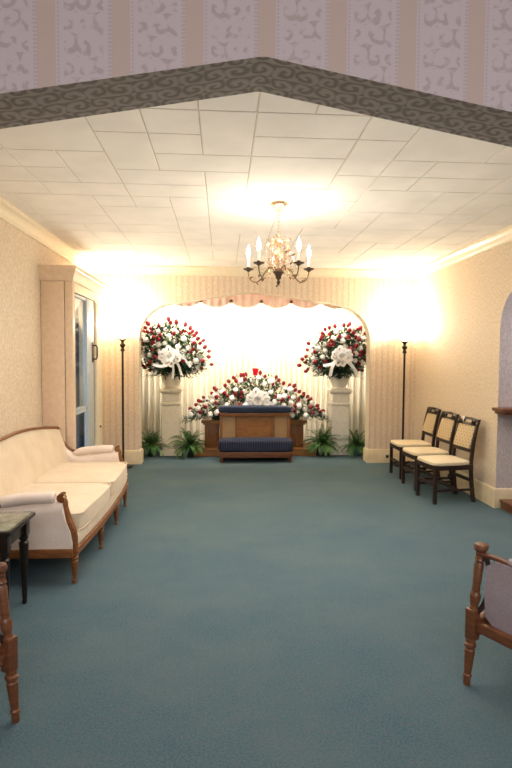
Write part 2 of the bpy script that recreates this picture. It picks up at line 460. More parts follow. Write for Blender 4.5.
# near wall with the papered arch
AX, AZ, SL = .125, 2.465, .178
def az(x): return AZ-SL*abs(x-AX)
L0, L1 = -1.62, 1.87
sh = [(L0, 0), (L0, az(L0+.3)-.28)]+[(L0+.02, az(L0+.3)-.16), (L0+.09, az(L0+.3)-.07), (L0+.3, az(L0+.3))]
ac = sh+[(AX-.9, az(AX-.9)), (AX-.01, az(AX-.01)), (AX, AZ-.001), (AX+.01, az(AX+.01)), (AX+.9, az(AX+.9)), (L1-.3, az(L1-.3)), (L1-.09, az(L1-.3)-.07), (L1-.02, az(L1-.3)-.16), (L1, az(L1-.3)-.28), (L1, 0)]
poly = [(-3.1, 0), (-3.1, 3.3), (4.1, 3.3), (4.1, 0)]+ac[::-1]
bm = BM(); prism(bm, poly, 'y', YA0, YA1, 0, lambda i, p, q: 1 if (L0-.01 <= p[0] <= L1+.01 and L0-.01 <= q[0] <= L1+.01) else 0)
struct('wall_front', bm, [M['arch'], M['soffit']])
# room the camera stands in
bm = BM(); box(bm, -3.2, -3.1, -3.0, YA0, 0, 3.3); struct('wall_lobby_left', bm, M['paper_side'])
bm = BM(); box(bm, 4.1, 4.2, -3.0, YA0, 0, 3.3); struct('wall_lobby_right', bm, M['paper_side'])
bm = BM(); box(bm, -3.2, 4.2, -3.1, -3.0, 0, 3.3); struct('wall_lobby_rear', bm, M['paper_side'])
bm = BM(); box(bm, -3.2, 4.2, -3.1, YA0, 3.3, 3.4); struct('ceiling_lobby', bm, M['tile'])

# crown moulding
prof = [(0, H-.125), (.014, H-.125), (.016, H-.105), (.022, H-.10), (.03, H-.075), (.05, H-.05), (.07, H-.035), (.078, H-.03), (.085, H-.012), (.085, H), (0, H)]
bm = BM(); sweep(bm, prof, [((XL, YA1), (1, 0)), ((XL, YF), (1, -1))]); struct('trim_1', bm, M['trim'])
bm = BM(); sweep(bm, prof, [((XL, YF), (1, -1)), ((XR, YF), (-1, -1))]); struct('trim_2', bm, M['trim'])
bm = BM(); sweep(bm, prof, [((XR, YF), (-1, -1)), ((XR, YA1), (-1, 0))]); struct('trim_3', bm, M['trim'])
# baseboards
bp = [(0, 0), (.025, 0), (.025, .175), (.015, .195), (0, .2)]
bm = BM(); sweep(bm, bp, [((XL, YA1), (1, 0)), ((XL, 5.54), (1, 0))]); struct('baseboard_left', bm, M['base'])
bm = BM(); sweep(bm, bp, [((XL, 6.96), (1, 0)), ((XL, YF), (1, -1)), ((OX0, YF), (1, -1)), ((OX0, YF+FT), (1, 0))]); struct('baseboard_back_left', bm, M['base'])
bm = BM(); sweep(bm, bp, [((OX1, YF+FT), (-1, 0)), ((OX1, YF), (-1, -1)), ((XR, YF), (-1, -1)), ((XR, OY1), (-1, -1)), ((3.5, OY1), (0, -1))]); struct('baseboard_back_right', bm, M['base'])
bm = BM(); sweep(bm, bp, [((XR, OY0), (-1, 0)), ((XR, YA1), (-1, 0))]); struct('baseboard_right', bm, M['base'])

# ------------------------------------------------------------------ projecting doorway unit on the left wall
BX, BY0, BY1, BZ = -1.54, 5.60, 6.93, 2.30
rt = thing('closet_surround', 'projecting peach painted closet surround with moulded cornice on left wall behind sofa', 'cabinet', (XL, BY0, 0))
def rel(bm, L): bmesh.ops.translate(bm, vec=(-L[0], -L[1], -L[2]), verts=bm.verts); return bm
L = (XL, BY0, 0)
bm = BM(); box(bm, XL+.004, BX-.082, BY0, BY0+.03, 0, BZ, .003); link('end_panel', rel(bm, L), M['trim_pink'], rt)
bm = BM(); box(bm, BX-.075, BX, BY0, BY0+.09, 0, BZ, .004); box(bm, BX-.01, BX+.006, BY0+.012, BY0+.03, 0, BZ-.02, .002); box(bm, BX-.01, BX+.006, BY0+.06, BY0+.075, 0, BZ-.02, .002)
link('corner_post', rel(bm, L), M['trim_pink'], rt)
bm = BM(); box(bm, XL+.004, BX, 6.58, BY1, 0, BZ-.05, .004)
box(bm, BX-.01, BX+.012, 6.60, 6.88, .1, BZ-.12, .01)
o = link('wide_post', rel(bm, L), M['trim'], rt)
bm = BM(); lathe(bm, [(.004, 0), (.012, .006), (.014, .014), (.004, .02)], seg=10)
bmesh.ops.rotate(bm, matrix=Matrix.Rotation(PI/2, 3, 'Y'), verts=bm.verts); bmesh.ops.translate(bm, vec=(BX+.012-XL, 6.72-BY0, .66), verts=bm.verts)
link('knob', bm, M['gold_dark'], o)
bm = BM(); box(bm, XL+.01, BX-.001, BY0+.031, BY1-.01, BZ-.10, BZ-.001, .003)
link('header', rel(bm, L), M['trim'], rt)
cp = [(0, BZ), (.012, BZ), (.015, BZ+.03), (.03, BZ+.055), (.042, BZ+.085), (.048, BZ+.11), (.055, BZ+.115), (.055, BZ+.15), (0, BZ+.15)]
bm = BM(); sweep(bm, cp, [((XL, BY0), (0, -1)), ((BX, BY0), (1, -1)), ((BX, BY1), (1, 1)), ((XL, BY1), (0, 1))]); box(bm, XL+.004, BX, BY0, BY1, BZ+.13, BZ+.148)
link('cornice', rel(bm, L), M['trim_pink'], rt)
# drawn-back drape showing at the surround's near corner
def drape_strip(pts, z0, z1, amp, n, mat, name, label=None):
    pass
# glazed door set in the surround
DY0 = 5.70
x0, x1 = BX-.045, BX-.012
dr = thing('glazed_door', 'blue-grey glazed door with white stile inside peach closet surround', 'door', (x0, DY0, 0))
L = (x0, DY0, 0)
bm = BM()
box(bm, x0, x1, DY0, DY0+.04, .01, BZ-.11, .003); box(bm, x0, x1, DY0+.04, 6.20, .01, .12, .003); box(bm, x0, x1, DY0+.04, 6.20, BZ-.14, BZ-.11, .003)
box(bm, x0, x1, DY0+.04, 6.20, .905, .925, .003); box(bm, x0, x1, DY0+.04, 6.20, .95, .975, .003); box(bm, x0, x1-.01, DY0+.04, 6.20, .92, .955, .003)
link('door_rails', rel(bm, L), M['bluewhite'], dr)
bm = BM(); box(bm, x0, x1+.008, 6.20, 6.52, .01, BZ-.11, .004); link('stile', rel(bm, L), M['bluewhite'], dr)
bm = BM(); box(bm, x0, x1, 6.522, 6.565, .01, BZ-.11, .002); link('hinge_strip', rel(bm, L), M['pot'], dr)
bm = BM(); box(bm, x0+.012, x0+.018, DY0+.04, 6.20, .12, .905); link('lower_pane', rel(bm, L), M['glass'], dr)
bm = BM(); box(bm, x0+.012, x0+.018, DY0+.04, 6.20, .975, BZ-.14); link('upper_pane', rel(bm, L), M['glass'], dr)
bm = BM(); box(bm, x1+.008, x1+.014, 6.42, 6.50, 1.46, 1.70, .002)
tube(bm, [(x1+.01, 6.46, 1.50), (x1+.05, 6.46, 1.50), (x1+.06, 6.46, 1.52), (x1+.06, 6.46, 1.64), (x1+.05, 6.46, 1.66), (x1+.01, 6.46, 1.66)], .009, 8)
link('pull_handle', rel(bm, L), M['gold_dark'], dr)
bm = BM(); box(bm, XL+.12, XL+.13, DY0, 6.55, .93, BZ-.12); struct('trim_4', bm, M['greywall'])
bm = BM(); n = 90; prev = None
for i in range(n+1):
    s = i/n; y = DY0+(6.55-DY0)*s; x = x0-.075+.018*math.sin(s*20*PI)
    a = bm.verts.new((x, y, .03)); b = bm.verts.new((x, y, .93))
    if prev: bm.faces.new((prev[0], a, b, prev[1]))
    prev = (a, b)
o = link('cafe_curtain', rel(bm, (XL, DY0, 0)), M['bluestripe'], None, (XL, DY0, 0), sharp=80); tag(o, 'blue striped half curtain behind the lower pane of glazed door', 'curtain')
bm = BM(); pts = []
for i in range(13):
    s = i/12; a = bm.verts.new((x0-.02+.006*math.sin(s*9), DY0+.03+.50*s, BZ-.12)); b = bm.verts.new((x0-.02, DY0+.03+.50*s, BZ-.125-.30*(1-s)**1.2))
    pts.append((a, b))
for p, q in zip(pts, pts[1:]): bm.faces.new((p[0], q[0], q[1], p[1]))
o = link('swag', rel(bm, (BX, DY0, 2)), M['drape_white'], None, (BX, DY0, 2)); tag(o, 'small white cloth swag pinned behind the top of glazed door', 'curtain')

# ------------------------------------------------------------------ alcove drapery and valance
bm = BM(); path = []
def fold(s): return math.sin(s*2*PI/.092+1.3*math.sin(s*2.1)+.6*math.sin(s*7.3))
ns = 620; x0c, x1c = -1.68, 2.63
for i in range(ns+1):
    s = i/ns*(x1c-x0c); f = fold(s)
    path.append((x0c+s, YB-.16-.05*f-.012*math.sin(s*71), s))
prev = None
for j, z in enumerate((.085, .8, 1.6, 2.3, 2.72)):
    row = [bm.verts.new((x+.006*math.sin(j*2+s*9), y+(.05*(j/4-.5))*math.sin(s*43)*.3, z)) for x, y, s in path]
    if prev:
        for i in range(ns): bm.faces.new((prev[i], prev[i+1], row[i+1], row[i]))
    prev = row
o = link('drapery', rel(bm, (.475, YB, 0)), M['curtain'], None, (.475, YB, 0), sharp=80)
tag(o, 'full-width pleated ivory drapery covering the back of flower alcove', 'curtain')
for sx, word in ((-1.66, 'left'), (2.61, 'right')):
    bm = BM(); prev = None
    for i in range(81):
        s = i/80*.95; x = sx+.035*math.sin(s*2*PI/.12)
        a = bm.verts.new((x, YF+FT+.03+s, .085)); b = bm.verts.new((x, YF+FT+.03+s, 2.72))
        if prev: bm.faces.new((prev[0], a, b, prev[1]))
        prev = (a, b)
    o = link('side_drape', rel(bm, (sx, 8.3, 0)), M['curtain'], None, (sx, 8.3, 0), sharp=80)
    tag(o, 'pleated ivory drape on the %s side wall of flower alcove' % word, 'curtain')
vr = thing('valance', 'blush pink scalloped satin valance at the top of alcove arch', 'valance', (.44, 7.93, 2.3))
bm = BM(); gx = [.44+(k-4)*.445+.0 for k in range(9)]; n = 240; rows = 14; R_ = []
gx0 = .12
for j in range(rows+1):
    t = j/rows; row = []
    for i in range(n+1):
        x = -1.3+3.5*i/n
        ph = ((x-gx0)/.445) % 1.0
        sc = math.sin(PI*ph)
        zb = 2.345-.085*sc**.8
        z = zb+(2.72-zb)*t
        y = 7.925-.03*sc*(1-t)-.012*math.sin(ph*PI*8)*(1-t*.4)-.010*math.sin(t*30)*sc
        row.append(bm.verts.new((x, y, z)))
    R_.append(row)
for a, b in zip(R_, R_[1:]):
    for i in range(n): bm.faces.new((a[i], a[i+1], b[i+1], b[i]))
link('swagged_cloth', rel(bm, (.44, 7.93, 2.3)), M['valance'], vr, sharp=80)
for k in range(-3, 5):
    gxk = gx0+.445*k
    bm = BM(); lathe(bm, [(.002, .03), (.018, .02), (.03, .0), (.022, -.018), (.002, -.028)], seg=10)
    bmesh.ops.translate(bm, vec=(gxk-.44, -.03, .055), verts=bm.verts)
    link('rosette', bm, M['brass'], vr)

# ------------------------------------------------------------------ torchieres
def torchiere(x, y, label):
    r = thing('floor_lamp', label, 'lamp', (x, y, 0), 0, 'torchiere floor lamps')
    bm = BM(); lathe(bm, [(.125, 0), (.13, .012), (.12, .022), (.06, .032), (.03, .05), (.016, .075), (.014, .09)], seg=24); link('base', bm, M['lampmetal'], r)
    bm = BM(); lathe(bm, [(.0145, .09), (.0145, 1.60), (.0145, 1.61)], seg=12); link('pole', bm, M['lampmetal'], r)
    bm = BM(); lathe(bm, [(.015, 1.60), (.03, 1.61), (.03, 1.625), (.02, 1.64), (.02, 1.655), (.038, 1.68), (.04, 1.695), (.02, 1.715), (.018, 1.73), (.03, 1.75), (.052, 1.765), (.052, 1.772), (.02, 1.774)], seg=16)
    link('finial_cup', bm, M['lampmetal'], r)
    bm = BM(); lathe(bm, [(.03, 1.776), (.06, 1.80), (.095, 1.85), (.115, 1.91), (.118, 1.95), (.112, 1.95), (.108, 1.91), (.088, 1.855), (.055, 1.812), (.03, 1.79)], seg=24, cap=False)
    link('lamp_shade', bm, M['shade'], r)
    bm = BM(); lathe(bm, [(.012, 1.776), (.014, 1.82), (.028, 1.86), (.03, 1.885), (.02, 1.91), (.002, 1.92)], seg=12); link('bulb', bm, M['bulb'], r)
    return r
torchiere(-1.37, 7.42, 'dark bronze torchiere floor lamp behind sofa, left of alcove')
torchiere(2.57, 7.42, 'dark bronze torchiere floor lamp behind the row of three chairs')

# ------------------------------------------------------------------ pedestals
def pedestal(x, y, mat, label, fy=0):
    r = thing('pedestal', label, 'pedestal', (x, y, 0), 0, 'flower pedestals')
    def sq(bm, prof):
        rings = [[bm.verts.new((a*w, b*w, z)) for a, b in ((-1,-1),(1,-1),(1,1),(-1,1))] for w, z in prof]
        for p, q in zip(rings, rings[1:]):
            for i in range(4): bm.faces.new((p[i], p[(i+1) % 4], q[(i+1) % 4], q[i]))
        bm.faces.new(rings[0][::-1]); bm.faces.new(rings[-1])
        bmesh.ops.bevel(bm, geom=[e for e in bm.edges], offset=.002, segments=1, affect='EDGES')
    bm = BM(); sq(bm, [(.165, 0), (.165, .08), (.155, .10), (.142, .11)]); link('base', bm, mat, r)
    bm = BM(); sq(bm, [(.140, .11), (.136, .78)]); link('shaft', bm, mat, r)
    bm = BM(); sq(bm, [(.138, .78), (.155, .79), (.155, .815), (.14, .83)]); 
    sq2 = BM(); sq(sq2, [(.125, .83), (.125, .965)]); merge(bm, sq2)
    sq3 = BM(); sq(sq3, [(.14, .965), (.155, .975), (.172, 1.0), (.172, 1.03), (.15, 1.04)]); merge(bm, sq3)
    link('capital', bm, mat, r)
    bm = BM(); lathe(bm, [(.11, 1.04), (.115, 1.055), (.10, 1.07), (.12, 1.10), (.145, 1.16), (.16, 1.23), (.175, 1.275), (.18, 1.29), (.165, 1.29), (.15, 1.25)], seg=28)
    link('urn', bm, mat, r)
    return r
pedestal(-.80, 8.42, M['plaster'], 'cream square pedestal with urn top between ferns on the left of alcove')
pedestal(1.86, 8.42, M['plaster_white'], 'cream square pedestal with urn top between ferns on the right of alcove')

# ------------------------------------------------------------------ flowers
def petal_ball(r, seed):
    bm = BM(); bmesh.ops.create_icosphere(bm, subdivisions=3, radius=r)
    for v in bm.verts:
        d = v.co.normalized(); k = noise.noise(d*5+Vector((seed, 0, 0)))+.5*noise.noise(d*11+Vector((seed, 3, 0)))
        v.co = d*r*(1+.22*k); v.co.z *= .82
    return bm
def mesh_of(name, bm, mat, sharp=60):
    o = link(name, bm, mat, sharp=sharp); me = o.data; bpy.data.objects.remove(o); return me
def rosebud(h, r):
    bm = BM()
    for k in range(5):
        a = k*2*PI/5
        # overlapping petals
        g = []
        for i in range(5):
            t = i/4; row = []
            for j in range(5):
                w = (j/4-.5)*1.7; rr = r*math.sin(PI*(.12+.72*t))*(1.0+.08*(k % 2))
                row.append(bm.verts.new((rr*math.cos(a+w*(1-.35*t)), rr*math.sin(a+w*(1-.35*t)), h*t)))
            g.append(row)
        for p, q in zip(g, g[1:]):
            for j in range(4): bm.faces.new((p[j], p[j+1], q[j+1], q[j]))
    lathe(bm, [(r*.3, .0), (r*.72, h*.3), (r*.7, h*.7), (r*.35, h*.92)], seg=8)
    return bm
ME_W = [mesh_of('white_flower', petal_ball(.044, s), M['white']) for s in (1, 9)]
ME_R = mesh_of('red_rose', rosebud(.070, .028), M['red'])
def leaf(bm, p, d, l, w, up=Vector((0, 0, 1)), mi=0):
    d = d.normalized(); s = d.cross(up)
    if s.length < 1e-3: s = Vector((1, 0, 0))
    s.normalize(); nrm = s.cross(d)
    a = bm.verts.new(p); b = bm.verts.new(p+d*l*.45+s*w+nrm*w*.3); c = bm.verts.new(p+d*l-nrm*l*.08); e = bm.verts.new(p+d*l*.45-s*w+nrm*w*.3)
    m_ = bm.verts.new(p+d*l*.5)
    for q in ((a, b, m_), (b, c, m_), (c, e, m_), (e, a, m_)):
        f = bm.faces.new(q); f.material_index = mi
def bow(parent, c, size, mat, tails):
    bm = BM()
    def ribbon(pts, w):
        pts = smooth(pts, 6); prev = None
        for i, p in enumerate(pts):
            t = (pts[min(i+1, len(pts)-1)]-pts[max(i-1, 0)]).normalized()
            s = t.cross(Vector((0, 1, 0)));
            s = (s.normalized() if s.length > .1 else Vector((0, 0, 1)))
            s = (s*.6+Vector((0, -.75, 0))).normalized()
            a = bm.verts.new(p+s*w/2); b = bm.verts.new(p-s*w/2)
            if prev: bm.faces.new((prev[0], a, b, prev[1]))
            prev = (a, b)
    r = random.Random(3)
    for k in range(12):
        a = k*2*PI/12+.2; d = Vector((math.cos(a), -.3-.35*r.random(), math.sin(a)*.85)); L_ = size*(.75+.3*r.random())
        n_ = Vector((-math.sin(a), 0, math.cos(a)))
        o0 = Vector(c)
        ribbon([o0, o0+d*L_*.5+n_*L_*.22, o0+d*L_, o0+d*L_*.85-n_*L_*.2, o0+d*L_*.45-n_*L_*.12, o0], size*.36)
    for k in range(6):
        a = k*2*PI/6; d = Vector((math.cos(a)*.6, -.8, math.sin(a)*.6)); L_ = size*.6; o0 = Vector(c)+Vector((0, -.03, 0))
        n_ = Vector((-math.sin(a), 0, math.cos(a)))
        ribbon([o0, o0+d*L_*.6+n_*L_*.3, o0+d*L_, o0+d*L_*.6-n_*L_*.3, o0], size*.34)
    for t in tails:
        ribbon([Vector(c)]+[Vector(c)+Vector(q) for q in t], size*.38)
    return link('ribbon_bow', bm, mat, parent, sharp=80)
def arrangement(name, label, cat, loc, spots_fn, nw, nr, fol, bowc, bsize, tails, seed, group, core):
    r = random.Random(seed); root = thing(name, label, cat, loc, 0, group)
    bm = BM()
    fol(bm, r)
    for k in range(420):
        p, nrm = spots_fn(r, 'w')
        if bowc and (Vector((p.x, 0, p.z))-Vector((bowc[0], 0, bowc[2]))).length < bsize*.6: continue
        for j in range(4):
            leaf(bm, p-nrm*.03, nrm+Vector((r.uniform(-1, 1), r.uniform(-.6, .3), r.uniform(-1, 1)))*.9, r.uniform(.05, .09), r.uniform(.010, .018), mi=1 if r.random() < .25 else 0)
    link('foliage', bm, [M['leaf'], M['leaf2']], root, sharp=80)
    placed = []
    def put(kind, n, mind, me_list):
        tries = 0; k = 0
        while k < n and tries < 6000:
            tries += 1
            p, nrm = spots_fn(r, kind)
            if any((p-q).length < mind for q in placed): continue
            if bowc and (Vector((p.x, 0, p.z))-Vector((bowc[0], 0, bowc[2]))).length < bsize*(.95 if kind == 'w' else 1.1): continue
            placed.append(p)
            me = me_list[k % len(me_list)]
            o = bpy.data.objects.new(me.name.split('.')[0], me); col.objects.link(o); o.parent = root; o.location = p
            q = nrm.to_track_quat('Z', 'Y'); o.rotation_mode = 'QUATERNION'; o.rotation_quaternion = q
            s = r.uniform(.85, 1.15); o.scale = (s, s, s); k += 1
    put('w', nw, .088, ME_W); put('r', nr, .060, [ME_R])
    if bowc: bow(root, bowc, bsize, M['ribbon'], tails)
    return root
# standing sprays on the pedestals: a fan in front of the urn mouth (local origin = urn mouth)
def fan(mirror, seed, xl, xr, ztop, zbot):
    core = Vector((0, 0, .22))
    def R_at(a):
        # a angle from +x in xz plane; outline reaches xr on the right, xl left, ztop up, zbot down
        c, s = math.cos(a), math.sin(a)
        rx = xr if c > 0 else xl; rz = (ztop-.22) if s > 0 else (.22-zbot)
        return 1/math.sqrt((c/rx)**2+(s/rz)**2)
    def spots(r, kind):
        a = r.uniform(-.42, PI+.42)
        if kind == 'r' and r.random() < .45: t = r.uniform(.85, 1.02)
        else: t = math.sqrt(r.uniform(.03, .8))
        R = R_at(a); x = math.cos(a)*R*t; z = .22+math.sin(a)*R*t; x += mirror*.24*(.35-z)
        y = -.26*math.sqrt(max(0, 1-min(t, 1)**2))-.04+r.uniform(-.03, .02)
        n_ = Vector((x, y*2.2-.15, z-.15)).normalized()
        return Vector((x, y, z)), n_
    def fol(bm, r):
        for k in range(330):
            a = r.uniform(-.65, PI+.65); R = R_at(a)*r.uniform(.3, 1.08)
            tt = min(1, R/R_at(a)); tip = Vector((math.cos(a)*R, -.27*math.sqrt(max(0, 1-tt*tt*.9))-.02+r.uniform(-.03, .12), .22+math.sin(a)*R)); tip.x += mirror*.24*(.35-tip.z)
            b0 = Vector((r.uniform(-.05, .05), r.uniform(-.05, .05), .03)); d = tip-b0; n_ = 15
            for i in range(4, n_):
                p = b0+d*(i/(n_-1))+Vector((0, 0, -.03*(i/n_)**2)); sd = 1 if i % 2 else -1
                dd = d.normalized()*.8+Vector((r.uniform(-1, 1), r.uniform(-1, .6), r.uniform(-.8, .8)))*.75
                leaf(bm, p, dd, r.uniform(.04, .085), r.uniform(.009, .018), mi=1 if r.random() < (.30+.4*(R > .45)) else 0)
            tube(bm, [b0, b0+d], .002, 3)
        for k in range(60):   # drooping greens over the urn rim
            a = r.uniform(0, 2*PI); rr = r.uniform(.15, .50); p0_ = Vector((0, 0, .05))
            q = Vector((math.cos(a)*rr, -abs(math.sin(a))*rr*.5, r.uniform(-.05, .06)))
            for i in range(3, 12): leaf(bm, p0_.lerp(q, i/11), (q-p0_)+Vector((r.uniform(-.2, .2), r.uniform(-.2, .2), r.uniform(-.15, .1))), .07, .012)
    return spots, fol, core
sp, fo, co = fan(1, 21, .52, .55, .80, -.02)
arrangement('standing_spray', 'red and white flower spray with white bow on the left pedestal', 'flowers', (-.78, 8.36, 1.27), sp, 27, 54, fo, (.0, -.37, .27), .17,
            [[(-.02, -.03, -.05), (-.10, -.02, -.15), (-.26, .02, -.12)], [(.03, -.03, -.06), (.05, -.05, -.18), (.04, -.03, -.33)], [(.05, -.02, -.05), (.12, -.04, -.12), (.17, -.02, -.28)], [(.1, 0, .0), (.2, 0, -.03), (.3, .04, -.16)]], 21, 'standing flower sprays', co)
sp, fo, co = fan(-1, 33, .56, .50, .78, -.02)
arrangement('standing_spray', 'red and white flower spray with white bow on the right pedestal', 'flowers', (1.82, 8.36, 1.27), sp, 27, 54, fo, (-.04, -.37, .29), .17,
            [[(-.05, -.03, -.05), (-.14, -.02, -.12), (-.26, .02, -.14)], [(-.08, -.03, -.08), (-.14, -.05, -.18), (-.16, -.03, -.30)], [(.05, -.02, -.05), (.14, -.04, -.12), (.24, -.02, -.24)], [(.1, 0, -.05), (.2, 0, -.18), (.26, .04, -.28)]], 33, 'standing flower sprays', co)
# casket spray on the bier (origin = bier top)
def topz(x):
    ax = abs(x)
    return .72*max(0, 1-(ax/1.13)**1.75)**.95
def cs_spots(r, kind):
    x = r.uniform(-1.05, 1.05); zt = max(topz(x), .1)
    t = r.uniform(.86, 1.0) if (kind == 'r' and r.random() < .4) else r.uniform(.02, .9)
    z = .07+max(zt-.07, .0)*t
    y = -.24*math.sqrt(max(0, 1-t*t))-.04+r.uniform(-.02, .03)
    return Vector((x, y, z)), Vector((x*.6, y*2-.25, z+.1)).normalized()
def cs_fol(bm, r):
    for k in range(460):
        x = r.uniform(-1.14, 1.14); zt = max(topz(x), .05); z = r.uniform(-.02 if abs(x) > .55 else .02, zt*1.03)
        t_ = min(1, max(0, z/zt)); p1 = Vector((x, -.25*math.sqrt(max(0, 1-t_*t_))-.02+r.uniform(-.03, .10), z)); p0_ = Vector((x*.35, r.uniform(-.05, .08), .05)); d = p1-p0_
        for i in range(4, 15):
            p = p0_+d*(i/14)+Vector((0, 0, .05*math.sin(PI*i/14)))
            leaf(bm, p, d.normalized()+Vector((r.uniform(-.9, .9), r.uniform(-.9, .6), r.uniform(-.6, .6))), r.uniform(.04, .08), r.uniform(.008, .016), mi=1 if r.random() < .15 else 0)
    tube(bm, [(-.7, 0, .03), (.7, 0, .03)], .035, 8)
arrangement('casket_spray', 'wide low spray of red and white flowers with white bow on wooden bier', 'flowers', (.53, 8.46, .556), cs_spots, 48, 62, cs_fol, (.0, -.33, .34), .19,
            [[(-.05, -.03, -.05), (-.12, -.02, -.12), (-.20, .02, -.22)], [(.05, -.02, -.05), (.08, -.04, -.14), (.10, -.02, -.24)], [(-.1, 0, -.02), (-.2, 0, -.1), (-.30, .04, -.16)], [(.1, 0, -.02), (.2, 0, -.06), (.26, .04, -.14)]], 5, None, None)

# red votive on a thin stand rising from the bier behind the spray
vt = thing('votive_light', 'red glass votive cup rising above the centre of casket spray', 'candle holder', (.53, 8.62, .555))
bm = BM(); lathe(bm, [(.06, 0), (.06, .01), (.015, .02), (.008, .03), (.008, .66), (.025, .68)], seg=14); link('stand', bm, M['gold_dark'], vt)
bm = BM(); lathe(bm, [(.028, .685), (.035, .69), (.04, .72), (.055, .79), (.057, .80), (.05, .80), (.036, .725), (.02, .70)], seg=18); link('glass_cup', bm, M['redglass'], vt)

# ------------------------------------------------------------------ bier behind the kneeler
br = thing('bier', 'low stepped oak bier standing behind the navy kneeler', 'stand', (.5, 8.40, 0))
bm = BM(); box(bm, -.955, .955, -.22, .30, 0, .115, .006); box(bm, -.975, .975, -.24, .32, .10, .125, .005); link('plinth', bm, M['oak_light'], br)
bm = BM(); box(bm, -.83, .83, -.12, .30, .50, .55, .008); box(bm, -.80, .80, -.10, .28, .475, .50, .005); link('top_board', bm, M['oak_light'], br)
for s in (-1, 1):
    bm = BM(); x = s*.665; box(bm, x-.115, x+.115, -.06, .26, .125, .475, .004)
    for dx in (-.095, 0, .095): box(bm, x+dx-.012, x+dx+.012, -.075, -.06, .13, .47, .003)
    link('side_pier', bm, M['oak'], br)
bm = BM(); box(bm, -.52, .52, .0, .28, .125, .475, .004); link('core_panel', bm, M['oak'], br)

# ------------------------------------------------------------------ kneeler (prie-dieu)
kr = thing('kneeler', 'wooden kneeler with navy padded rail and ribbed navy kneeling pad', 'kneeler', (.49, 7.66, 0))
bm = BM(); pillow(bm, -.555, .555, .27, .47, .695, .80, p=5, crown=.01); link('arm_pad', bm, M['navy_plain'], kr)
bm = BM(); box(bm, -.53, .53, .295, .445, .655, .70, .006); link('top_rail', bm, M['oak'], kr)
bm = BM()
for x0, x1 in ((-.53, -.49), (.49, .53), (-.30, -.27), (.27, .30)): box(bm, x0, x1, .34, .40, .04, .66, .004)
box(bm, -.49, .49, .345, .395, .12, .17, .003)
link('frame', bm, M['oak'], kr)
bm = BM(); box(bm, -.275, .275, .36, .38, .15, .66); link('centre_panel', bm, M['oak_light'], kr)
for s in (-1, 1):
    bm = BM(); a, b = sorted((s*.295, s*.495)); box(bm, a, b, .362, .376, .15, .66); link('cane_panel', bm, M['cane'], kr)
bm = BM(); pillow(bm, -.55, .55, -.02, .30, .155, .335, p=7, crown=.012); link('kneeling_pad', bm, M['navy'], kr)
bm = BM(); box(bm, -.54, .54, -.01, .30, .10, .16, .008); box(bm, -.53, .53, .0, .38, .075, .10, .004)
link('kneeling_frame', bm, M['walnut_red'], kr)
for x in (-.50, .50):
    for y in (.03, .36):
        bm = BM(); lathe(bm, [(.016, 0), (.02, .01), (.024, .06), (.03, .085), (.03, .10)], (x, y, 0), 10); link('foot', bm, M['walnut_red'], kr)

# ------------------------------------------------------------------ ferns
def fern(x, y, label, sc, pot, seed, nf=50, rz=0):
    r = random.Random(seed); rt_ = thing('potted_fern', label, 'plant', (x, y, 0), rz, 'potted ferns')
    bm = BM(); lathe(bm, [(.055, 0), (.06, .01), (.085, .13), (.092, .14), (.092, .155), (.08, .155), (.078, .14)], seg=20)
    bmesh.ops.scale(bm, vec=(sc, sc, sc), verts=bm.verts); link('pot', bm, pot, rt_)
    bm = BM()
    for k in range(nf):
        a = k*2.399+r.uniform(-.2, .2); ln = r.uniform(.24, .38)*sc; el = r.uniform(.35, 1.5)
        p = Vector((.02*math.cos(a), .02*math.sin(a), .14*sc)); d = Vector((math.cos(a)*math.cos(el), math.sin(a)*math.cos(el), math.sin(el)))
        n_ = 22; side = Vector((-math.sin(a), math.cos(a), 0)); pts = [p.copy()]
        for i in range(n_):
            d = (d+Vector((0, 0, -.07*(1+i*.03)))).normalized(); p = p+d*ln/n_; pts.append(p.copy())
            if i > 2:
                w = .045*sc*math.sin(PI*min(1, (i+2)/n_))**.6+.006
                for s in (-1, 1): leaf(bm, p, side*s+d*.5+Vector((0, 0, -.1)), w, .0052*sc, d.cross(side))
        tube(bm, pts, .002, 3)
    for v in bm.verts: v.co.z = max(v.co.z, .012)
    link('fronds', bm, M['fern'], rt_, sharp=80)
fern(-1.10, 8.24, 'potted fern partly hidden behind the left jamb of the alcove', .95, M['pot'], 3)
fern(-.50, 8.20, 'full dark-potted fern between left pedestal and oak bier', 1.05, M['pot'], 5, 56)
fern(1.56, 8.24, 'bushy potted fern between oak bier and right pedestal', 1.08, M['pot'], 8, 60)
fern(2.10, 8.22, 'fern in teal foil pot beside the right jamb of the alcove', .92, M['pot_teal'], 12)

# ------------------------------------------------------------------ chandelier
cx, cy = .46, 4.45
cr = thing('chandelier', 'brass leaf chandelier with five lit candle bulbs hanging from ceiling', 'chandelier', (cx, cy, H))
bm = BM(); prof = [(.012, -.075), (.02, -.07), (.03, -.05), (.055, -.035), (.068, -.018), (.07, 0)]
lathe(bm, prof, seg=24)
for v in bm.verts:
    a = math.atan2(v.co.y, v.co.x); k = 1+.06*math.cos(a*12); v.co.x *= k; v.co.y *= k
link('canopy', bm, M['gold'], cr)
bm = BM(); z = -.075; k = 0
while z > -.26:
    pts = [(.009*math.cos(t)*(1 if k % 2 else 0), .009*math.cos(t)*(0 if k % 2 else 1), z-.014+.018*math.sin(t)) for t in [i*2*PI/10 for i in range(11)]]
    tube(bm, pts, .0028, 5, cap=False); z -= .026; k += 1
link('chain', bm, M['gold'], cr)
bm = BM(); lathe(bm, [(.01, -.53), (.03, -.545), (.045, -.555), (.05, -.565), (.03, -.59), (.022, -.62), (.008, -.63), (.016, -.645), (.012, -.66), (.002, -.672)], seg=16)
upper = BM()
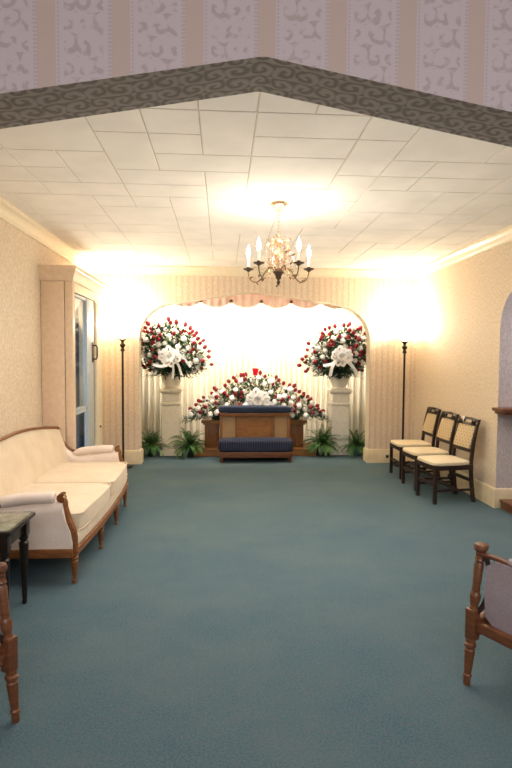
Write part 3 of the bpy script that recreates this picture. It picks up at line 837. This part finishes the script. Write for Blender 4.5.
lathe(upper, [(.004, -.26), (.012, -.27), (.008, -.29), (.03, -.31), (.034, -.325), (.012, -.345), (.01, -.38), (.022, -.40), (.026, -.43), (.012, -.46), (.010, -.53)], seg=16); link('column', upper, M['gold'], cr)
link('hub', bm, M['gold_dark'], cr)
rl = random.Random(4)
bm = BM()
for k in range(5):       # scrolling crown branches with crystals
    a = k*2*PI/5+.3; ca, sa = math.cos(a), math.sin(a)
    pts = smooth([(0.01*ca, .01*sa, -.50), (.05*ca, .05*sa, -.46), (.10*ca, .10*sa, -.40), (.085*ca, .085*sa, -.33), (.05*ca, .05*sa, -.30), (.03*ca, .03*sa, -.33)], 5)
    tube(bm, pts, .004, 6)
    for j in range(9):
        p = pts[min(2+j*3, len(pts)-1)]
        leaf(bm, p, Vector((ca+rl.uniform(-1, 1), sa+rl.uniform(-1, 1), rl.uniform(-.6, 1))), rl.uniform(.03, .05), .010)
    for j in range(16):
        b_ = a+.6+rl.uniform(-.4, .4); rr = rl.uniform(.04, .11); leaf(bm, Vector((math.cos(b_)*rr, math.sin(b_)*rr, rl.uniform(-.5, -.3))), Vector((rl.uniform(-1, 1), rl.uniform(-1, 1), rl.uniform(-.3, 1))), .045, .012)
link('leaf_crown', bm, M['gold'], cr)
bm = BM()
for k in range(46):
    a = rl.uniform(0, 2*PI); rr = rl.uniform(.06, .20); z0_ = rl.uniform(-.57, -.42)
    leaf(bm, Vector((math.cos(a)*rr, math.sin(a)*rr, z0_)), Vector((math.cos(a), math.sin(a), rl.uniform(-.6, .9))), rl.uniform(.03, .06), .010)
for k in range(16):
    a = k*2*PI/16; ca, sa = math.cos(a), math.sin(a)
    tube(bm, smooth([(.02*ca, .02*sa, -.56), (.08*ca, .08*sa, -.50), (.14*ca, .14*sa, -.50+.03*(k % 3)), (.17*ca, .17*sa, -.53)], 4), .0022, 4)
link('leaf_spray', bm, M['gold'], cr)
bm = BM()
for k in range(26):
    a = rl.uniform(0, 2*PI); rr = rl.uniform(.08, .21)
    leaf(bm, Vector((math.cos(a)*rr, math.sin(a)*rr, rl.uniform(-.60, -.44))), Vector((math.cos(a), math.sin(a), rl.uniform(-.5, .9))), rl.uniform(.03, .05), .011)
link('bronze_leaves', bm, M['gold_dark'], cr)
for k in range(5):
    a = PI/2-.10+k*2*PI/5; ca, sa = math.cos(a), math.sin(a)
    def q(r_, z_): return (r_*ca, r_*sa, z_)
    bm = BM(); pts = smooth([q(.02, -.57), q(.06, -.53), q(.11, -.55), q(.15, -.61), q(.20, -.64), q(.25, -.615), q(.268, -.56), q(.268, -.535)], 6)
    tube(bm, pts, .0055, 8)
    for j in (10, 18, 24, 30):
        leaf(bm, pts[j], Vector((rl.uniform(-1, 1), rl.uniform(-1, 1), -.4+rl.random())), .05, .014); leaf(bm, pts[j], Vector((rl.uniform(-1, 1), rl.uniform(-1, 1), -rl.random())), .04, .012)
    ar = link('arm', bm, M['brass'], cr)
    c3 = q(.268, 0)
    bm = BM(); lathe(bm, [(.008, -.55), (.02, -.54), (.042, -.532), (.046, -.524), (.03, -.526), (.014, -.52), (.014, -.51)], (c3[0], c3[1], 0), 14); link('bobeche', bm, M['gold_dark'], ar)
    bm = BM(); lathe(bm, [(.011, -.522), (.011, -.44), (.013, -.438), (.009, -.434)], (c3[0], c3[1], 0), 12); link('candle_sleeve', bm, M['candle'], ar)
    bm = BM(); lathe(bm, [(.007, -.434), (.015, -.415), (.0185, -.395), (.015, -.37), (.007, -.345), (.001, -.325)], (c3[0], c3[1], 0), 12); link('bulb', bm, M['bulb'], ar)

# ------------------------------------------------------------------ three side chairs on the right wall
def side_chair(loc, label):
    # local: front = -x, origin at the centre of the footprint, z up; width in y, depth in x
    r = thing('side_chair', label, 'chair', loc, 0, 'dark wood side chairs along the right wall')
    W, Dp = .205, .21
    mt = M['dark']
    for s in (-1, 1):
        bm = BM(); obox(bm, (-.215, s*.185, .205), (.036, .036, .41), None, .004); link('leg', bm, mt, r)
        # back leg + back post in one sabre curve
        bm = BM(); pts = [(.245, 0), (.22, .18), (.205, .38), (.212, .50), (.232, .66), (.262, .80), (.287, .885)]
        prev = None
        sp_ = smooth([(x, s*.17, z) for x, z in pts], 4)
        for i, p in enumerate(sp_):
            w_ = .019-.004*i/len(sp_); t_ = .013
            ring = [bm.verts.new((p.x+dx*w_, p.y+dy*t_, p.z)) for dx, dy in ((-1,-1),(1,-1),(1,1),(-1,1))]
            if prev:
                for k in range(4): bm.faces.new((prev[k], prev[(k+1) % 4], ring[(k+1) % 4], ring[k]))
            else: bm.faces.new(ring[::-1])
            prev = ring
        bm.faces.new(prev)
        link('back_post', bm, mt, r)
    bm = BM()
    box(bm, -.232, -.20, -.17, .17, .355, .41, .003); box(bm, -.20, .215, -.20, -.178, .355, .41, .003); box(bm, -.20, .215, .178, .20, .355, .41, .003); box(bm, .20, .23, -.16, .16, .355, .41, .003)
    link('seat_frame', bm, mt, r)
    bm = BM(); pillow(bm, -.245, .205, -.215, .215, .40, .447, p=6, crown=.012, shape=lambda x, y: (x, y*(1-.06*(x+.2)/.4))); link('seat', bm, M['seat'], r)
    for s in (-1, 1):
        bm = BM(); obox(bm, (.015, s*.183, .14), (.45, .018, .024)); link('stretcher', bm, mt, r)
        
    bm = BM(); obox(bm, (.015, 0, .155), (.02, .35, .024)); link('stretcher', bm, mt, r)
    bm = BM(); obox(bm, (-.215, 0, .20), (.02, .35, .028)); link('stretcher', bm, mt, r)
    bm = BM(); obox(bm, (.213, 0, .235), (.02, .33, .034)); link('stretcher', bm, mt, r)
    # crest rail with pierced hand hole, lower back rail
    bm = BM(); rot = Matrix.Rotation(math.radians(20), 3, 'Y')
    n = 16
    def crest(y): return .012*(1-(y/.19)**2)
    A = []
    for i in range(n+1):
        y = -.182+.364*i/n; arch = crest(y)
        A.append([(x, y, z) for x, z in ((.247, .815), (.280, .885+arch), (.300, .880+arch), (.267, .81))])
    for i in range(n):
        mid = abs(-.182+.364*(i+.5)/n) < .07
        P0, P1 = [[bm.verts.new(p) for p in A[i+k]] for k in (0, 1)]
        if mid:
            # leave a slot in the middle: upper and lower strips
            def lerp(a, b, t): return tuple(a[k]+(b[k]-a[k])*t for k in range(3))
            for t0, t1 in ((0, .30), (.66, 1)):
                qs = []
                for S in (A[i], A[i+1]):
                    qs.append([bm.verts.new(lerp(S[0], S[1], t0)), bm.verts.new(lerp(S[0], S[1], t1)), bm.verts.new(lerp(S[3], S[2], t1)), bm.verts.new(lerp(S[3], S[2], t0))])
                for k in range(4): bm.faces.new((qs[0][k], qs[0][(k+1) % 4], qs[1][(k+1) % 4], qs[1][k]))
        else:
            for k in range(4): bm.faces.new((P0[k], P0[(k+1) % 4], P1[(k+1) % 4], P1[k]))
            bm.faces.new(P0); bm.faces.new(P1[::-1])
    for v in [v for v in bm.verts if not v.link_faces]: bm.verts.remove(v)
    link('crest_rail', bm, mt, r)
    bm = BM(); obox(bm, (.215, 0, .545), (.02, .33, .035), Matrix.Rotation(math.radians(12), 3, 'Y')); link('lower_back_rail', bm, mt, r)
    bm = BM(); obox(bm, (0, 0, 0), (.035, .315, .25), None, .012)
    bmesh.ops.transform(bm, matrix=Matrix.Translation((.236, 0, .69)) @ Matrix.Rotation(math.radians(16.5), 4, 'Y'), verts=bm.verts); link('back_panel', bm, M['tuft'], r)
    return r
c1 = side_chair((2.42, 5.625, 0), 'dark wood side chair with cream seat, nearest of three by the right wall')
c1.rotation_euler.z = math.radians(7.5)
g_ = 'dark wood side chairs along the right wall'
dup(c1, (2.44, 6.18, 0), math.radians(4), 'dark wood side chair with cream seat, middle of three by the right wall', g_)
dup(c1, (2.47, 6.76, 0), math.radians(1), 'dark wood side chair with cream seat, farthest of three, near the right floor lamp', g_)

# ------------------------------------------------------------------ sofa
SX, SY = -1.38, 4.53
sf = thing('sofa', 'long cream upholstered sofa with carved wood frame and two seat cushions', 'sofa', (SX, SY, 0))
hl = .98   # half length (y)
def bow_x(y): return .035*(1-(y/.95)**2)          # bowed front
def crest(y):
    a = abs(y)/hl
    return .882-.084*a**1.8
# seat base
def front(y): return .40+bow_x(y)
def slab(zs, x_back, off, mat, name, yy=.95, extra=0):
    bm = BM(); n = 24; rings = []
    for i in range(n+1):
        y = -yy+2*yy*i/n; ring = []
        for dx, z in zs: ring.append(bm.verts.new((front(y)+dx, y, z)))
        for dx, z in reversed(zs): ring.append(bm.verts.new((x_back, y, z)))
        rings.append(ring)
    m = len(rings[0])
    for a, b in zip(rings, rings[1:]):
        for k in range(m): bm.faces.new((a[k], a[(k+1) % m], b[(k+1) % m], b[k]))
    bm.faces.new(rings[0][::-1]); bm.faces.new(rings[-1])
    return link(name, bm, mat, sf)
slab([(-.02, .255), (.005, .26), (.012, .30), (.0, .335), (-.04, .345)], -.36, 0, M['sofa'], 'upholstered_apron')
slab([(-.02, .195), (.012, .20), (.02, .215), (.014, .235), (.02, .25), (.0, .26)], -.36, 0, M['walnut'], 'seat_rail')
def cush_shape(x, y): return (x+(bow_x(y) if x > 0 else bow_x(y)*.2)*(1 if x > 0 else 1), y)
for y0, y1 in ((-.90, -.01), (.01, .90)):
    bm = BM(); pillow(bm, -.33, .425, y0, y1, .335, .475, p=9, crown=.022, shape=cush_shape)
    cu = link('seat_cushion', bm, M['sofa'], sf)
    bm = BM()
    for z in (.352, .462):
        pts = []
        xa, xb, ya, yb, rr = -.31, .418, y0+.006, y1-.006, .05
        for cx_, cy_, a0 in ((xb-rr, ya+rr, -PI/2), (xb-rr, yb-rr, 0), (xa+rr, yb-rr, PI/2), (xa+rr, ya+rr, PI)):
            for k in range(5): a = a0+PI/2*k/4; pts.append(cush_shape(cx_+rr*math.cos(a), cy_+rr*math.sin(a))+(z,))
        pts2 = []
        for i, p in enumerate(pts+[pts[0]]):
            if i:
                q0 = pts2[-1]; 
                d = math.dist(q0[:2], p[:2])
                if d > .15:
                    for s in range(1, 8):
                        t = s/8; y = q0[1]+(p[1]-q0[1])*t; x = q0[0]+(p[0]-q0[0])*t
                        if q0[0] > 0 and p[0] > 0: x = xb+bow_x(y)
                        pts2.append((x, y, z))
            pts2.append(p)
        tube(bm, pts2, .006, 5, cap=False)
    link('piping', bm, M['sofa'], cu)
# back: upholstered panel with curved top
bm = BM(); nu, nv = 36, 14; F_, B_ = [], []
for i in range(nu+1):
    y = -.93+1.86*i/nu; rf, rb = [], []
    for j in range(nv+1):
        t = j/nv; z = .34+(crest(y)-.012-.34)*t
        edge = min(1, (1-abs(y)/.93)/.12)**.5*min(1, (1-t)/.15+.0)**.5 if t < 1 and abs(y) < .93 else 0
        wrap = .10*max(0, (abs(y)-.70)/.23)**2*(1-t*.75)
        xf = -.215-(.125-.06*(abs(y)/.95)**3)*t+.045*edge*math.sin(PI*min(1, .25+.75*t))+wrap
        rf.append(bm.verts.new((xf, y, z))); rb.append(bm.verts.new((-.33-.09*t, y, z)))
    F_.append(rf); B_.append(rb)
for G in (F_, B_):
    for a, b in zip(G, G[1:]):
        for j in range(nv): bm.faces.new((a[j], a[j+1], b[j+1], b[j]))
for i in range(nu):
    for j in (0, nv): bm.faces.new((F_[i][j], F_[i+1][j], B_[i+1][j], B_[i][j]))
for i in (0, nu):
    for j in range(nv): bm.faces.new((F_[i][j], F_[i][j+1], B_[i][j+1], B_[i][j]))
link('backrest', bm, M['sofa'], sf, sharp=70)
# carved show-wood crest running down to the arms
for s in (1,):
    pts = [(-.345+.07*(abs(y)/hl)**3, y, crest(y)+.006) for y in [-.90+1.8*k/24 for k in range(25)]]
    endr = smooth([(-.285, .905, crest(.905)+.006), (-.278, .935, .808), (-.272, .950, .79), (-.262, .958, .74), (-.235, .966, .665), (-.17, .972, .59), (-.07, .976, .545)], 5)
    endl = [Vector((p[0], -p[1], p[2])) for p in endr][::-1]
    bm = BM(); tube(bm, endl+[Vector(p) for p in pts[1:-1]]+endr, .014, 8); link('crest_frame', bm, M['walnut'], sf)
for s in (-1, 1):
    # wing panel + arm panel
    bm = BM(); n = 22; rows = []
    for i in range(n+1):
        t = i/n; x = -.34+.68*t
        if t < .38: zt = .52+.25*(1-t/.38)**1.5
        else: zt = .52+.045*(t-.38)/.62
        ring = []
        for (yo, z) in ((.905, .36), (.90, zt-.06), (.905, zt-.01), (.94, zt+.012), (.98, zt-.01), (.985, zt-.06), (.985, .44), (.985, .36), (.985, .25)):
            fx = .325 if z > .5 else (.345 if z > .4 else (.375 if z > .3 else .39))
            ring.append(bm.verts.new((-.34+(fx+.34)*t, s*yo, z)))
        rows.append(ring)
    for a, b in zip(rows, rows[1:]):
        for k in range(8): bm.faces.new((a[k], a[k+1], b[k+1], b[k]))
        bm.faces.new((a[8], a[0], b[0], b[8]))
    bm.faces.new(rows[0]); bm.faces.new(rows[-1][::-1]); link('arm_panel', bm, M['sofa_arm'], sf, sharp=60)
    # padded armrest roll
    bm = BM(); pts = smooth([(-.14, s*.945, .535), (-.06, s*.945, .565), (.08, s*.945, .585), (.22, s*.945, .59), (.27, s*.945, .59)], 6); m = len(pts)
    tube(bm, pts, [.02+.026*min(1, 4*i/m)*(1 if i < m-2 else (.9 if i == m-2 else .6)) for i in range(m)], 14, flat=.85); link('arm_roll', bm, M['sofa_arm'], sf)
    # scrolled arm support, S curve down to the rail
    bm = BM(); pts = smooth([(.298, s*.945, .592), (.322, s*.945, .565), (.325, s*.945, .52), (.35, s*.945, .44), (.385, s*.945, .36), (.398, s*.945, .28), (.396, s*.945, .20)], 6); m = len(pts)
    tube(bm, pts, [.018+.013*math.sin(PI*min(1, i/m*1.1+.1)) for i in range(m)], 10, flat=1.0)
    a2 = link('arm_support', bm, M['walnut'], sf)
    bm = BM()
    for yo in (-.022, .022):
        sp_ = [(.315+(.034-.004*k/3)*math.cos(k*.55+1)*(1-k/22), s*.945+yo*.9, .586+(.034-.004*k/3)*math.sin(k*.55+1)*(1-k/22)) for k in range(20)]
        tube(bm, sp_, .008, 6)
    tube(bm, [(.315, s*.945-.03, .586), (.315, s*.945+.03, .586)], .022, 12)
    link('scroll', bm, M['walnut'], a2)
    # side rail
    bm = BM(); box(bm, -.36, .39, min(s*.955, s*.995), max(s*.955, s*.995), .195, .255, .008); link('side_rail', bm, M['walnut'], sf)
def leg_prof(bm, x, y):
    lathe(bm, [(.011, 0), (.016, .006), (.016, .022), (.011, .03), (.014, .04), (.024, .14), (.026, .155), (.02, .162), (.028, .172), (.028, .18), (.022, .188), (.03, .196)], (x, y, 0), 14)
    box(bm, x-.028, x+.028, y-.028, y+.028, .195, .262, .005)
for y in (-.93, -.29, .33, .93):
    bm = BM(); leg_prof(bm, front(y)-.015, y*1.0); link('leg', bm, M['walnut'], sf)
for y in (-.93, .93):
    bm = BM(); tube(bm, [(-.40, y, 0), (-.35, y, .12), (-.34, y, .22)], [.014, .02, .026], 8); link('leg', bm, M['walnut'], sf)

# ------------------------------------------------------------------ side table
tx0, tx1, ty0, ty1, tz = -1.64, -1.165, 2.97, 3.37, .56
tb = thing('side_table', 'small dark side table with green-grey marble top beside near sofa arm', 'table', ((tx0+tx1)/2, (ty0+ty1)/2, 0))
L = tb.location
bm = BM(); box(bm, tx0+.012, tx1-.012, ty0+.012, ty1-.012, tz-.005, tz+.006, .003); link('marble_top', rel(bm, L), M['marble'], tb)
bm = BM(); box(bm, tx0, tx1, ty0, ty1, tz-.025, tz, .005); box(bm, tx0+.02, tx1-.02, ty0+.02, ty1-.02, tz-.04, tz-.025, .003); link('top_frame', rel(bm, L), M['espresso'], tb)
bm = BM(); box(bm, tx0+.045, tx1-.045, ty0+.045, ty1-.045, tz-.115, tz-.04, .003); link('apron', rel(bm, L), M['espresso'], tb)
for x in (tx0+.055, tx1-.055):
    for y in (ty0+.055, ty1-.055):
        bm = BM(); box(bm, x-.028, x+.028, y-.028, y+.028, tz-.13, tz-.04, .003)
        lathe(bm, [(.012, 0), (.016, .02), (.012, .03), (.015, .05), (.028, .36), (.03, .385), (.018, .395), (.028, .41), (.028, .43)], (x, y, 0), 12)
        link('leg', rel(bm, L), M['espresso'], tb)

# ------------------------------------------------------------------ armchairs at the near corners
def armchair(corner, ang, side, label):
    """local: +y front, origin = the front post (foot) nearest the aisle, chair body extends to side*x"""
    r = thing('armchair', label, 'chair', (corner[0], corner[1], 0), ang, 'open wood-framed armchairs near the camera')
    Wd, Dp = .60, .56
    mt = M['walnut_red']
    def X(x): return x*side
    for xi in (0, Wd):
        lean = .045*(1 if xi else -1)
        lean = .03 if not xi else -.03
        bm = BM()
        x = xi
        def lo(z): return (.04*z/.36 if z < .36 else .04+.045*(z-.36)/.29)
        def pr(prof, off, y=0):
            # tilt: post leans outward/inward a little with height
            k0 = len(bm.verts)
            rings = []
            for rr, z in prof:
                rings.append([bm.verts.new((X(x)+X(lo(z))+rr*.86*math.cos(2*PI*i/14), y+rr*.86*math.sin(2*PI*i/14), z)) for i in range(14)])
            for a, b in zip(rings, rings[1:]):
                for i in range(14): bm.faces.new((a[i], a[(i+1) % 14], b[(i+1) % 14], b[i]))
            bm.faces.new(rings[0][::-1]); bm.faces.new(rings[-1])
        off = .05
        pr([(.016, 0), (.019, .012), (.018, .035), (.023, .04), (.024, .048), (.018, .055), (.022, .09), (.028, .165), (.022, .172), (.032, .182), (.032, .192), (.024, .20), (.026, .215)], off)
        # square block at the seat rail
        t = BM(); box(t, -.024, .024, -.024, .024, 0, .145, .005)
        merge(bm, t, Matrix.Translation((X(x)+X(.032), 0, .212)))
        link('leg', bm, mt, r)
        bm = BM()
        pr([(.026, .355), (.020, .37), (.028, .40), (.029, .42), (.020, .435), (.023, .445), (.021, .46), (.026, .56), (.02, .572), (.027, .582), (.022, .592), (.024, .605), (.024, .62), (.036, .632), (.038, .645), (.034, .655), (.012, .66)], off)
        link('arm_post', bm, mt, r)
        xo = x+.072
        bm = BM(); pts = smooth([(X(xo), 0, .615), (X(xo+(.01 if not xi else -.01)), -.12, .612), (X(xo), -.30, .60), (X(xo+(.03 if not xi else -.03)), -.50, .62)], 5)
        tube(bm, pts, .017, 10, flat=.75); ar_ = link('arm_rail', bm, mt, r)
        bm = BM(); tube(bm, [tuple(Vector(q)+Vector((0, 0, .012))) for q in pts[6:-3]], [.02]+[.026]*(len(pts)-11)+[.02], 10, flat=.8); link('arm_pad', bm, M['lav'], ar_)
        # padded panel between arm rail and seat rail
        bm = BM()
        n = 10; G = []
        for i in range(n+1):
            t = i/n; y = -.045-.475*t; bulge = .0
            zb = .295; zt = .605
            if t < .05: zb, zt = .33, .57
            G.append([(X(xo-.012), y, zb), (X(xo-.022), y, (zb+zt)/2), (X(xo-.012), y, zt), (X(xo+.018), y, zt), (X(xo+.026), y, (zb+zt)/2), (X(xo+.018), y, zb)])
        prev = None
        for g in G:
            ring = [bm.verts.new(p) for p in g]
            if prev:
                for k in range(6): bm.faces.new((prev[k], prev[(k+1) % 6], ring[(k+1) % 6], ring[k]))
            else: bm.faces.new(ring)
            prev = ring
        bm.faces.new(prev[::-1]); link('side_panel', bm, M['lav'], r)
        # inner curved stile next to the post
        bm = BM(); tube(bm, smooth([(X(xo), -.035, .61), (X(xo), -.050, .55), (X(xo), -.050, .45), (X(xo-.01), -.035, .38), (X(xo-.03), -.01, .335)], 5), .012, 8); link('stile', bm, M['dark'], r)
        bm = BM(); a, b = sorted((X(xo-.05), X(xo-.015))); box(bm, a, b, -.54, -.02, .258, .305, .006); link('side_rail', bm, mt, r)
        bm = BM(); tube(bm, [(X(xi+.02), -.60, 0), (X(xi+.03), -.55, .2), (X(xi+.03), -.535, .34), (X(xi+.03), -.56, .62), (X(xi+.03), -.62, .98)], [.016, .022, .026, .022, .018], 10); link('back_leg', bm, mt, r)
    a, b = sorted((X(.0), X(Wd+.06)))
    bm = BM(); box(bm, a+.03, b-.03, -.035, .015, .24, .32, .006); link('front_rail', bm, mt, r)
    bm = BM(); pillow(bm, a+.06, b-.03, -.53, .01, .315, .44, p=7, crown=.02); link('seat', bm, M['lav'], r)
    bm = BM(); obox(bm, ((a+b)/2, -.585, .68), (Wd-.04, .07, .52), Matrix.Rotation(math.radians(9), 3, 'X'), .025); link('backrest', bm, M['lav'], r)
    bm = BM(); tube(bm, smooth([(a+.03, -.60, .96), (a+.2, -.63, 1.0), (b-.2, -.63, 1.0), (b-.03, -.60, .96)], 5), .022, 8); link('crest_rail', bm, mt, r)
    return r
armchair((1.15, 2.37), math.radians(28), 1, 'wood-framed armchair with mauve grey side panel at lower right')
armchair((-.86, 2.22), math.radians(-28), -1, 'turned wood armchair post beside dark side table at lower left')

# ------------------------------------------------------------------ mantel shelf and plinth by the right opening
ms = thing('mantel_shelf', 'dark brown wooden mantel shelf projecting through the right wall opening', 'shelf', (3.125, OY1, .995))
bm = BM(); box(bm, -.38, .45, -.22, 0, .01, .045, .008); box(bm, -.35, .45, -.19, 0, -.02, .01, .006); link('shelf_board', bm, M['walnut_red'], ms)
bm = BM()
prism(bm, [(0, -.02), (-.14, -.02), (-.12, -.05), (-.05, -.07), (-.02, -.14), (0, -.16)], 'x', .05, .09); link('bracket', bm, M['walnut_red'], ms)
pl = thing('hearth_plinth', 'low reddish wooden plinth on carpet below the mantel shelf', 'plinth', (3.2, 5.12, 0))
bm = BM(); box(bm, -.35, .4, -.16, .12, 0, .07, .006); link('plinth_block', bm, M['walnut_red'], pl)
bm = BM(); box(bm, -.365, .4, -.175, .12, .07, .095, .008); link('plinth_cap', bm, M['walnut_red'], pl)
# outlets
ol = thing('wall_outlet', 'almond outlet with black plug on baseboard right of alcove', 'outlet', (2.40, YF-.026, .10))
bm = BM(); box(bm, -.035, .035, -.006, 0, -.055, .055, .002); link('cover_plate', bm, M['outlet'], ol)
bm = BM(); box(bm, -.015, .02, -.035, -.006, -.02, .02, .004); link('plug', bm, M['black'], ol)
ol = thing('wall_outlet', 'almond outlet on right baseboard seen between the side chair legs', 'outlet', (XR-.026, 6.30, .10))
bm = BM(); box(bm, -.006, 0, -.035, .035, -.055, .055, .002); link('cover_plate', bm, M['outlet'], ol)
bm = BM(); box(bm, -.03, -.006, -.015, .015, -.02, .02, .004); link('plug', bm, M['black'], ol)

# ------------------------------------------------------------------ lights
def light(t, loc, e, c, **kw):
    d = bpy.data.lights.new(t.lower()+' light', t); d.energy = e; d.color = c
    rot = kw.pop('rot', None)
    for k, v in kw.items(): setattr(d, k, v)
    o = bpy.data.objects.new(t.lower()+'_light', d); col.objects.link(o); o.location = loc
    if rot: o.rotation_euler = rot
    return o
WARM = (1, .89, .72)
for x in (-1.37, 2.57):
    light('POINT', (x, 7.42, 2.02), 60, WARM, shadow_soft_size=.06)
for k in range(5):
    a = PI/2-.10+k*2*PI/5
    light('POINT', (cx+.268*math.cos(a), cy+.268*math.sin(a), H-.38), 8, (1, .90, .74), shadow_soft_size=.03)
light('AREA', (.47, 8.04, 2.68), 100, (1, .94, .85), shape='RECTANGLE', size=3.4, size_y=.12, spread=math.radians(115), rot=(math.radians(38), 0, 0))
light('AREA', (.5, -1.2, 2.9), 150, (.97, .95, 1.0), shape='RECTANGLE', size=4.5, size_y=2.5, rot=(math.radians(35), 0, 0))
light('AREA', (BX-.08, 5.72, 1.15), 5, (.85, .92, 1.0), shape='RECTANGLE', size=.05, size_y=2.0, rot=(math.radians(90), 0, 0))  # added strip lamp, hidden behind the corner post, brightens the closet interior
light('AREA', (3.9, 4.4, 1.9), 15, (.95, .90, 1.0), shape='RECTANGLE', size=.8, size_y=1.2, rot=(0, math.radians(90), 0))
light('AREA', (.40, 4.1, 2.70), 44, (1, .95, .89), shape='RECTANGLE', size=3.2, size_y=2.6, spread=math.radians(130))
light('AREA', (.45, 4.6, 1.35), 30, (1, .94, .86), shape='RECTANGLE', size=3.5, size_y=4.5, rot=(PI, 0, 0))  # added up-facing fill, stands in for carpet bounce onto the ceiling

w = bpy.data.worlds.new('World'); bpy.context.scene.world = w; w.use_nodes = True
w.node_tree.nodes['Background'].inputs[0].default_value = (.8, .85, 1, 1); w.node_tree.nodes['Background'].inputs[1].default_value = .3

# ------------------------------------------------------------------ camera
f_, p_, th, ro, hc = 533.2, .0496, .0625, .0064, 1.53
s, c = math.sin(th), math.cos(th); sp_, cp_ = math.sin(p_), math.cos(p_)
R0 = Vector((c, -s, 0)); F0 = Vector((s*cp_, c*cp_, -sp_)); U0 = Vector((s*sp_, c*sp_, cp_))
R1 = R0*math.cos(ro)+U0*math.sin(ro); U1 = U0*math.cos(ro)-R0*math.sin(ro)
cam = bpy.data.cameras.new('camera'); co_ = bpy.data.objects.new('camera', cam); col.objects.link(co_)
mw = Matrix((R1, U1, -F0)).transposed().to_4x4(); mw.translation = (0, 0, hc); co_.matrix_world = mw
cam.sensor_fit = 'HORIZONTAL'; cam.sensor_width = 36; cam.lens = f_/512*36; cam.clip_start = .05
sc_ = bpy.context.scene; sc_.camera = co_
sc_.view_settings.view_transform = 'Standard'; sc_.view_settings.look = 'None'; sc_.view_settings.exposure = 0.0
sc_.cycles.use_denoising = True
sc_.cycles.max_bounces = 8
